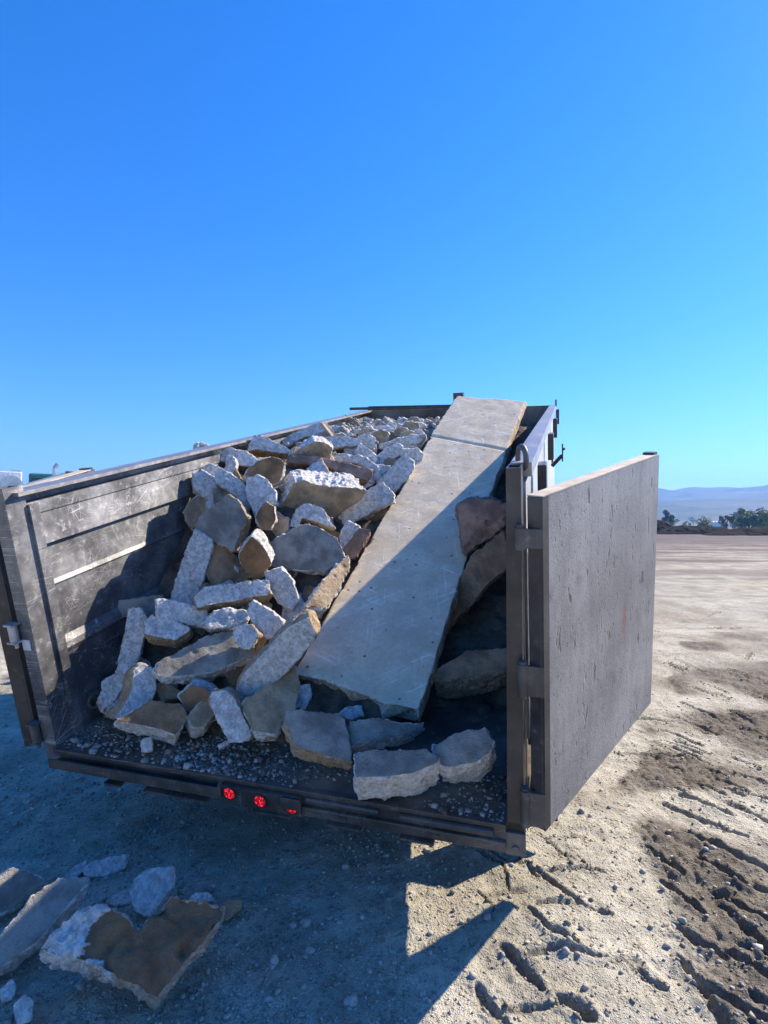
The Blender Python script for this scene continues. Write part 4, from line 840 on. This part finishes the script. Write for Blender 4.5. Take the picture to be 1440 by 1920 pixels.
# ---------------------------------------------------------------- loose rubble and gravel
def stones(name, centers, radii, mat, parent=None, seed=0, flat=.7):
    r = np.random.default_rng(seed); bm = bmesh.new(); bmesh.ops.create_icosphere(bm, subdivisions=1, radius=1); bm.verts.ensure_lookup_table()
    bv = np.array([v.co[:] for v in bm.verts]); bf = np.array([[v.index for v in f.verts] for f in bm.faces]); bm.free(); n, k = len(centers), len(bv)
    sc = r.uniform(.6, 1.3, (n, 1, 3)) * np.array([1, 1, flat]); jit = r.uniform(.5, 1.35, (n, k, 1)); a = r.uniform(0, 6.28, n); ca, sa = np.cos(a)[:, None], np.sin(a)[:, None]
    v = bv[None] * sc * jit * np.asarray(radii)[:, None, None]; x = v[..., 0] * ca - v[..., 1] * sa; y = v[..., 0] * sa + v[..., 1] * ca
    co = np.stack([x, y, v[..., 2]], -1) + np.asarray(centers)[:, None, :]
    f = (bf[None] + (np.arange(n) * k)[:, None, None]).reshape(-1, 3)
    return link(name, fast_mesh(name, co.reshape(-1, 3), f, False), mat, parent)
def stone_mat(name, a, b):
    t = NT(name); g = t.n('ShaderNodeNewGeometry'); n2 = t.noise(60, 5, .7)
    c = t.mix(g.outputs['Random Per Island'], a, b); c = t.mix(t.ramp(n2, .45, .7, 0, .5), c, tuple(x * .6 for x in a)); return t.done(c, .9, t.bump(n2, .4, .004))
M['stone'] = stone_mat('pale_stone', (.20, .175, .14), (.46, .44, .41)); M['grit'] = stone_mat('brown_grit', (.09, .065, .05), (.42, .40, .37))
# heap under the chunks: earth and fine rubble
def build_heap():
    X, Y = np.meshgrid(np.linspace(.05, 1.99, 130), np.linspace(.22, 4.46, 280), indexing='ij'); x, y = X.ravel(), Y.ravel()
    z = heap(x, y) - .13; wr = np.clip((x - .15) / .4, 0, 1); z = np.where(x < .55, np.minimum(z, slab_z(y) - .30 + .0 * wr), z)
    z = np.clip(z, -.03, None) + .035 * vnoise2(x, y, .13, 61) + .02 * vnoise2(x, y, .05, 62) + .008 * vnoise2(x, y, .02, 63)
    topw = np.clip((y - 2.3) / .6, 0, 1) * np.clip((x - .7) / .3, 0, 1); z = z + topw * (.06 + .03 * np.abs(vnoise2(x, y, .06, 64)))
    w = np.array([t2w(q) for q in zip(x, y, z)])
    t = NT('rubble_earth'); n1, n2 = t.noise(8, 6, .7), t.noise(60, 5, .7); tp = t.attr('top')
    c = t.mix(t.ramp(n1, .35, .7), (.05, .035, .026), (.19, .14, .10)); c = t.mix(t.math('MULTIPLY', tp, t.ramp(n2, .25, .6, .5, 1)), c, (.40, .385, .36))
    me = fast_mesh('rubble', w, grid_faces(130, 280)); add_attr(me, 'top', topw)
    tag(link('rubble', me, t.done(c, .95, t.bump(n2, .8, .015))), 'earth and crushed rubble filling the bed beneath the chunks', 'rubble', kind='stuff')
build_heap()
r = np.random.default_rng(3); cs, rd = [], []
while len(cs) < 900:     # fine rubble on the far top of the heap
    Y = r.uniform(1.8, 4.42); X = r.uniform(1.16 - (Y - .42) * .082, 1.97)
    if Y < 2.7 and r.random() < .85: continue
    cs.append(t2w((X, Y, heap(X, Y) - .05 + r.uniform(0, .05)))); rd.append(min(.055, .009 * math.exp(r.normal(.1, .8))))
tag(stones('fine_rubble', cs, rd, M['stone'], seed=2, flat=.85), 'crushed pale rubble on the far top of the heap', 'rubble', kind='stuff')
cs, rd = [], []           # grit along the bed floor behind the sill
while len(cs) < 2300:
    X = r.uniform(.07, 1.97); Y = abs(r.normal(.10, .09)) - .01
    dens = .16 + .84 * math.exp(-((X - 1.25) / .25) ** 2) + .3 * (X > 1.6) + .2 * (X < .3)
    if r.random() > dens or (.35 < X < .75 and Y < .06): continue
    q = min(.02, .0042 * math.exp(r.normal(0, .55))); cs.append(t2w((X, max(Y, -.005), q * .4))); rd.append(q)
tag(stones('grit', cs, rd, M['grit'], seed=4), 'grit and small crumbs on the bed floor behind the sill', 'grit', kind='stuff')
cs, rd = [], []           # gravel on the ground
while len(cs) < 17000:
    d = 1.2 + abs(r.normal(0, 1.6)); px = r.uniform(-60, 1500); dv = ray((px, 985)); x, y = dv[0] / dv[1] * d, d
    dens = .25 + .75 * np.clip(vnoise2(np.array([x]), np.array([y]), .5, 71)[0] + .25, 0, 1)
    if px > 850: dens *= .3
    if r.random() > dens: continue
    q = min(.015, .0030 * math.exp(r.normal(0, .6))); cs.append((x, y)); rd.append(q)
cs = np.array(cs); h, _ = ground_height(cs[:, 0], cs[:, 1]); tag(stones('gravel', np.column_stack([cs, h + np.array(rd) * .25]), rd, M['stone'], seed=5), 'loose gravel scattered on the dirt', 'gravel', kind='stuff')
for k, (x, y, q) in enumerate([(1137, 258, 9), (1165, 350, 13), (1195, 345, 12), (1015, 438, 7), (770, 515, 11), (245, 575, 19), (20, 467, 18), (113, 355, 14), (915, 535, 12), (870, 415, 10), (210, 352, 9), (75, 360, 11), (125, 430, 12), (1240, 520, 13),
                              (560, 350, 8), (450, 550, 11), (860, 440, 12), (1300, 460, 9), (1345, 330, 10), (330, 260, 8), (225, 195, 12), (295, 490, 9), (1080, 210, 8), (905, 37, 9), (470, 380, 9)]):
    g = on_ground((500 + x / C7[0], 1500 + y / C7[0])); dpt = g[1]; rr_ = q / C7[0] * dpt / FPX * .9; hh, _ = ground_height(np.array([g[0]]), np.array([g[1]]))
    b = MB(); b.sphere((0, 0, 0), rr_, 3, (1.1, .9, .8)); o = b.build('stone', M['stone'], None, True); nv = len(o.data.vertices); co = np.empty(nv * 3, np.float32); o.data.vertices.foreach_get('co', co); co = co.reshape(-1, 3).astype(float)
    co *= (1 + .28 * vnoise(co / rr_ * .9 + k * 7, 3) + .12 * vnoise(co / rr_ * 2.6 + k, 4))[:, None]; o.data.vertices.foreach_set('co', co.astype(np.float32).ravel()); o.data.update()
    o.location = (g[0], g[1], hh[0] + rr_ * .35); o.rotation_euler = (0, 0, k * 1.3)
    tag(o, 'small pale stone lying loose on the dirt in front of the trailer', 'stone', 'small stones on the dirt')
# wooden sticks poking out of the heap by the left rim
for (a, b_, lab) in (((428, 184), (528, 250), 'short wooden stick poking out of the far heap over the left rim'), ((215, 262), (300, 372), 'pale wooden slat standing in front of the fine rubble')):
    pa, pb = [(560 + p[0] / 4.8, 740 + p[1] / 4.8) for p in (a, b_)]; q = heap_hit(pb); wb = t2w(q); D = np.linalg.norm(wb - CAM); da = ray(pa); wa = CAM + da / np.linalg.norm(da) * (D + .12)
    o = MB().bar(tuple(wa), tuple(wb + (wb - wa) * .3), .03, .018).build('wooden_stick', M['wood']); tag(o, lab, 'stick')

cs, rd = [], []           # clods crumbled along the tyre lug prints
rc = np.random.default_rng(9)
for pl, w_, dp in LUGS:
    for a_, b_ in zip(pl[:-1], pl[1:]):
        for _ in range(int(np.linalg.norm(b_ - a_) * 130)):
            t_ = rc.random(); p_ = a_ + (b_ - a_) * t_ + rc.normal(0, w_ * 1.9, 2); cs.append(p_); rd.append(min(.013, .0034 * math.exp(rc.normal(0, .55))))
cs = np.array(cs); h, _ = ground_height(cs[:, 0], cs[:, 1]); M['clod'] = stone_mat('dry_clod', (.12, .095, .065), (.42, .37, .28))
tag(stones('dirt_clods', np.column_stack([cs, h + np.array(rd) * .3]), rd, M['clod'], seed=8), 'crumbled dirt clods along the tyre lug prints', 'dirt', kind='stuff')

# ---------------------------------------------------------------- machines behind the left wall
def at(px, dist):
    d = ray(px); return CAM + d / d[1] * dist
def build_truck():
    D = 27.; m = D / FPX; root = empty('parked_truck', Matrix.Translation(at((90, 985), D) * np.array([1, 1, 0])) @ Matrix.Rotation(R(30.8), 4, 'Z')); tag(root, 'parked truck with dark green cab roof and exhaust stack behind the left wall', 'truck')
    o = at((90, 985), D); zt = lambda y: HC + (985 - y) * m
    X = lambda px: (px - 90) * m * .86
    MB().box((X(53), 0, 1.0), (X(103), 1.6, zt(888)), bev=.09).build('cab', M['teal'], root)
    MB().box((X(58), -.02, 2.1), (X(98), .01, zt(897))).build('window', M['glass'], root)
    MB().box((X(103), .1, .9), (X(146), 1.5, zt(905)), bev=.08).build('hood', M['teal'], root)
    b = MB(); b.tube((X(100.5), -.25, 1.2), (X(100.5), -.25, zt(878)), .085, 16); b.tube((X(100.5), -.25, zt(878)), (X(106), -.25, zt(870)), .085, 16, .08); b.build('exhaust_stack', M['silver'], root)
    b = MB(); b.bar((X(40), -.6, zt(915)), (X(121), -.6, zt(888.5)), .5, .10); b.build('boom', M['silver'], root)
    b = MB(); b.box((X(121), -.75, zt(902)), (X(130), -.45, zt(884)), bev=.02); b.build('boom_bracket', M['steel_dusty'], root)
    b = MB(); b.box((X(130), -.5, zt(892.5)), (X(143), .3, zt(883.5)), bev=.04); b.build('mirror_box', M['steel'], root)
    b = MB(); b.box((X(20), .3, .7), (X(146), 1.4, 1.0)); b.build('frame', M['steel'], root)
    for x in (50, 125):
        for y in (.1, 1.5):
            w = MB().tube((X(x), y - .14, .5), (X(x), y + .14, .5), .5, 28).build('wheel', M['rubber'], root); MB().tube((X(x), y - .16, .5), (X(x), y - .141, .5), .26, 20).build('rim', M['silver'], w)
build_truck()
def build_machine():
    D = 24.; m = D / FPX; root = empty('loader_machine', Matrix.Translation(at((20, 985), D) * np.array([1, 1, 0])) @ Matrix.Rotation(R(33.5), 4, 'Z')); tag(root, 'white machine with grey rounded hood showing over the trailer corner', 'machine')
    zt = lambda y: HC + (985 - y) * m; X = lambda px: (px - 20) * m * .83
    MB().box((X(-60), 0, .8), (X(40), 1.5, zt(884)), bev=.04).build('body', M['white'], root)
    MB().box((X(20), .2, zt(883.8)), (X(40), 1.2, zt(880.5)), bev=.02).build('roof_box', M['silver'], root)
    b = MB(); b.tube((X(20), -.5, zt(911)), (X(20), .02, zt(911)), 18 * m, 28); b.build('hood', M['silver'], root)
    b = MB(); b.tube((X(30), -.7, zt(904)), (X(30), -.51, zt(904)), 4.5 * m, 20); b.build('knob', M['galv'], root)
    b = MB(); b.box((X(33), -.3, zt(925)), (X(47), .4, zt(909)), bev=.05); b.build('bracket', M['steel_dusty'], root)
    for x in (-40, 15): MB().tube((X(x), .3, .6), (X(x), 1.0, .6), .6, 28).build('wheel', M['rubber'], root)
build_machine()
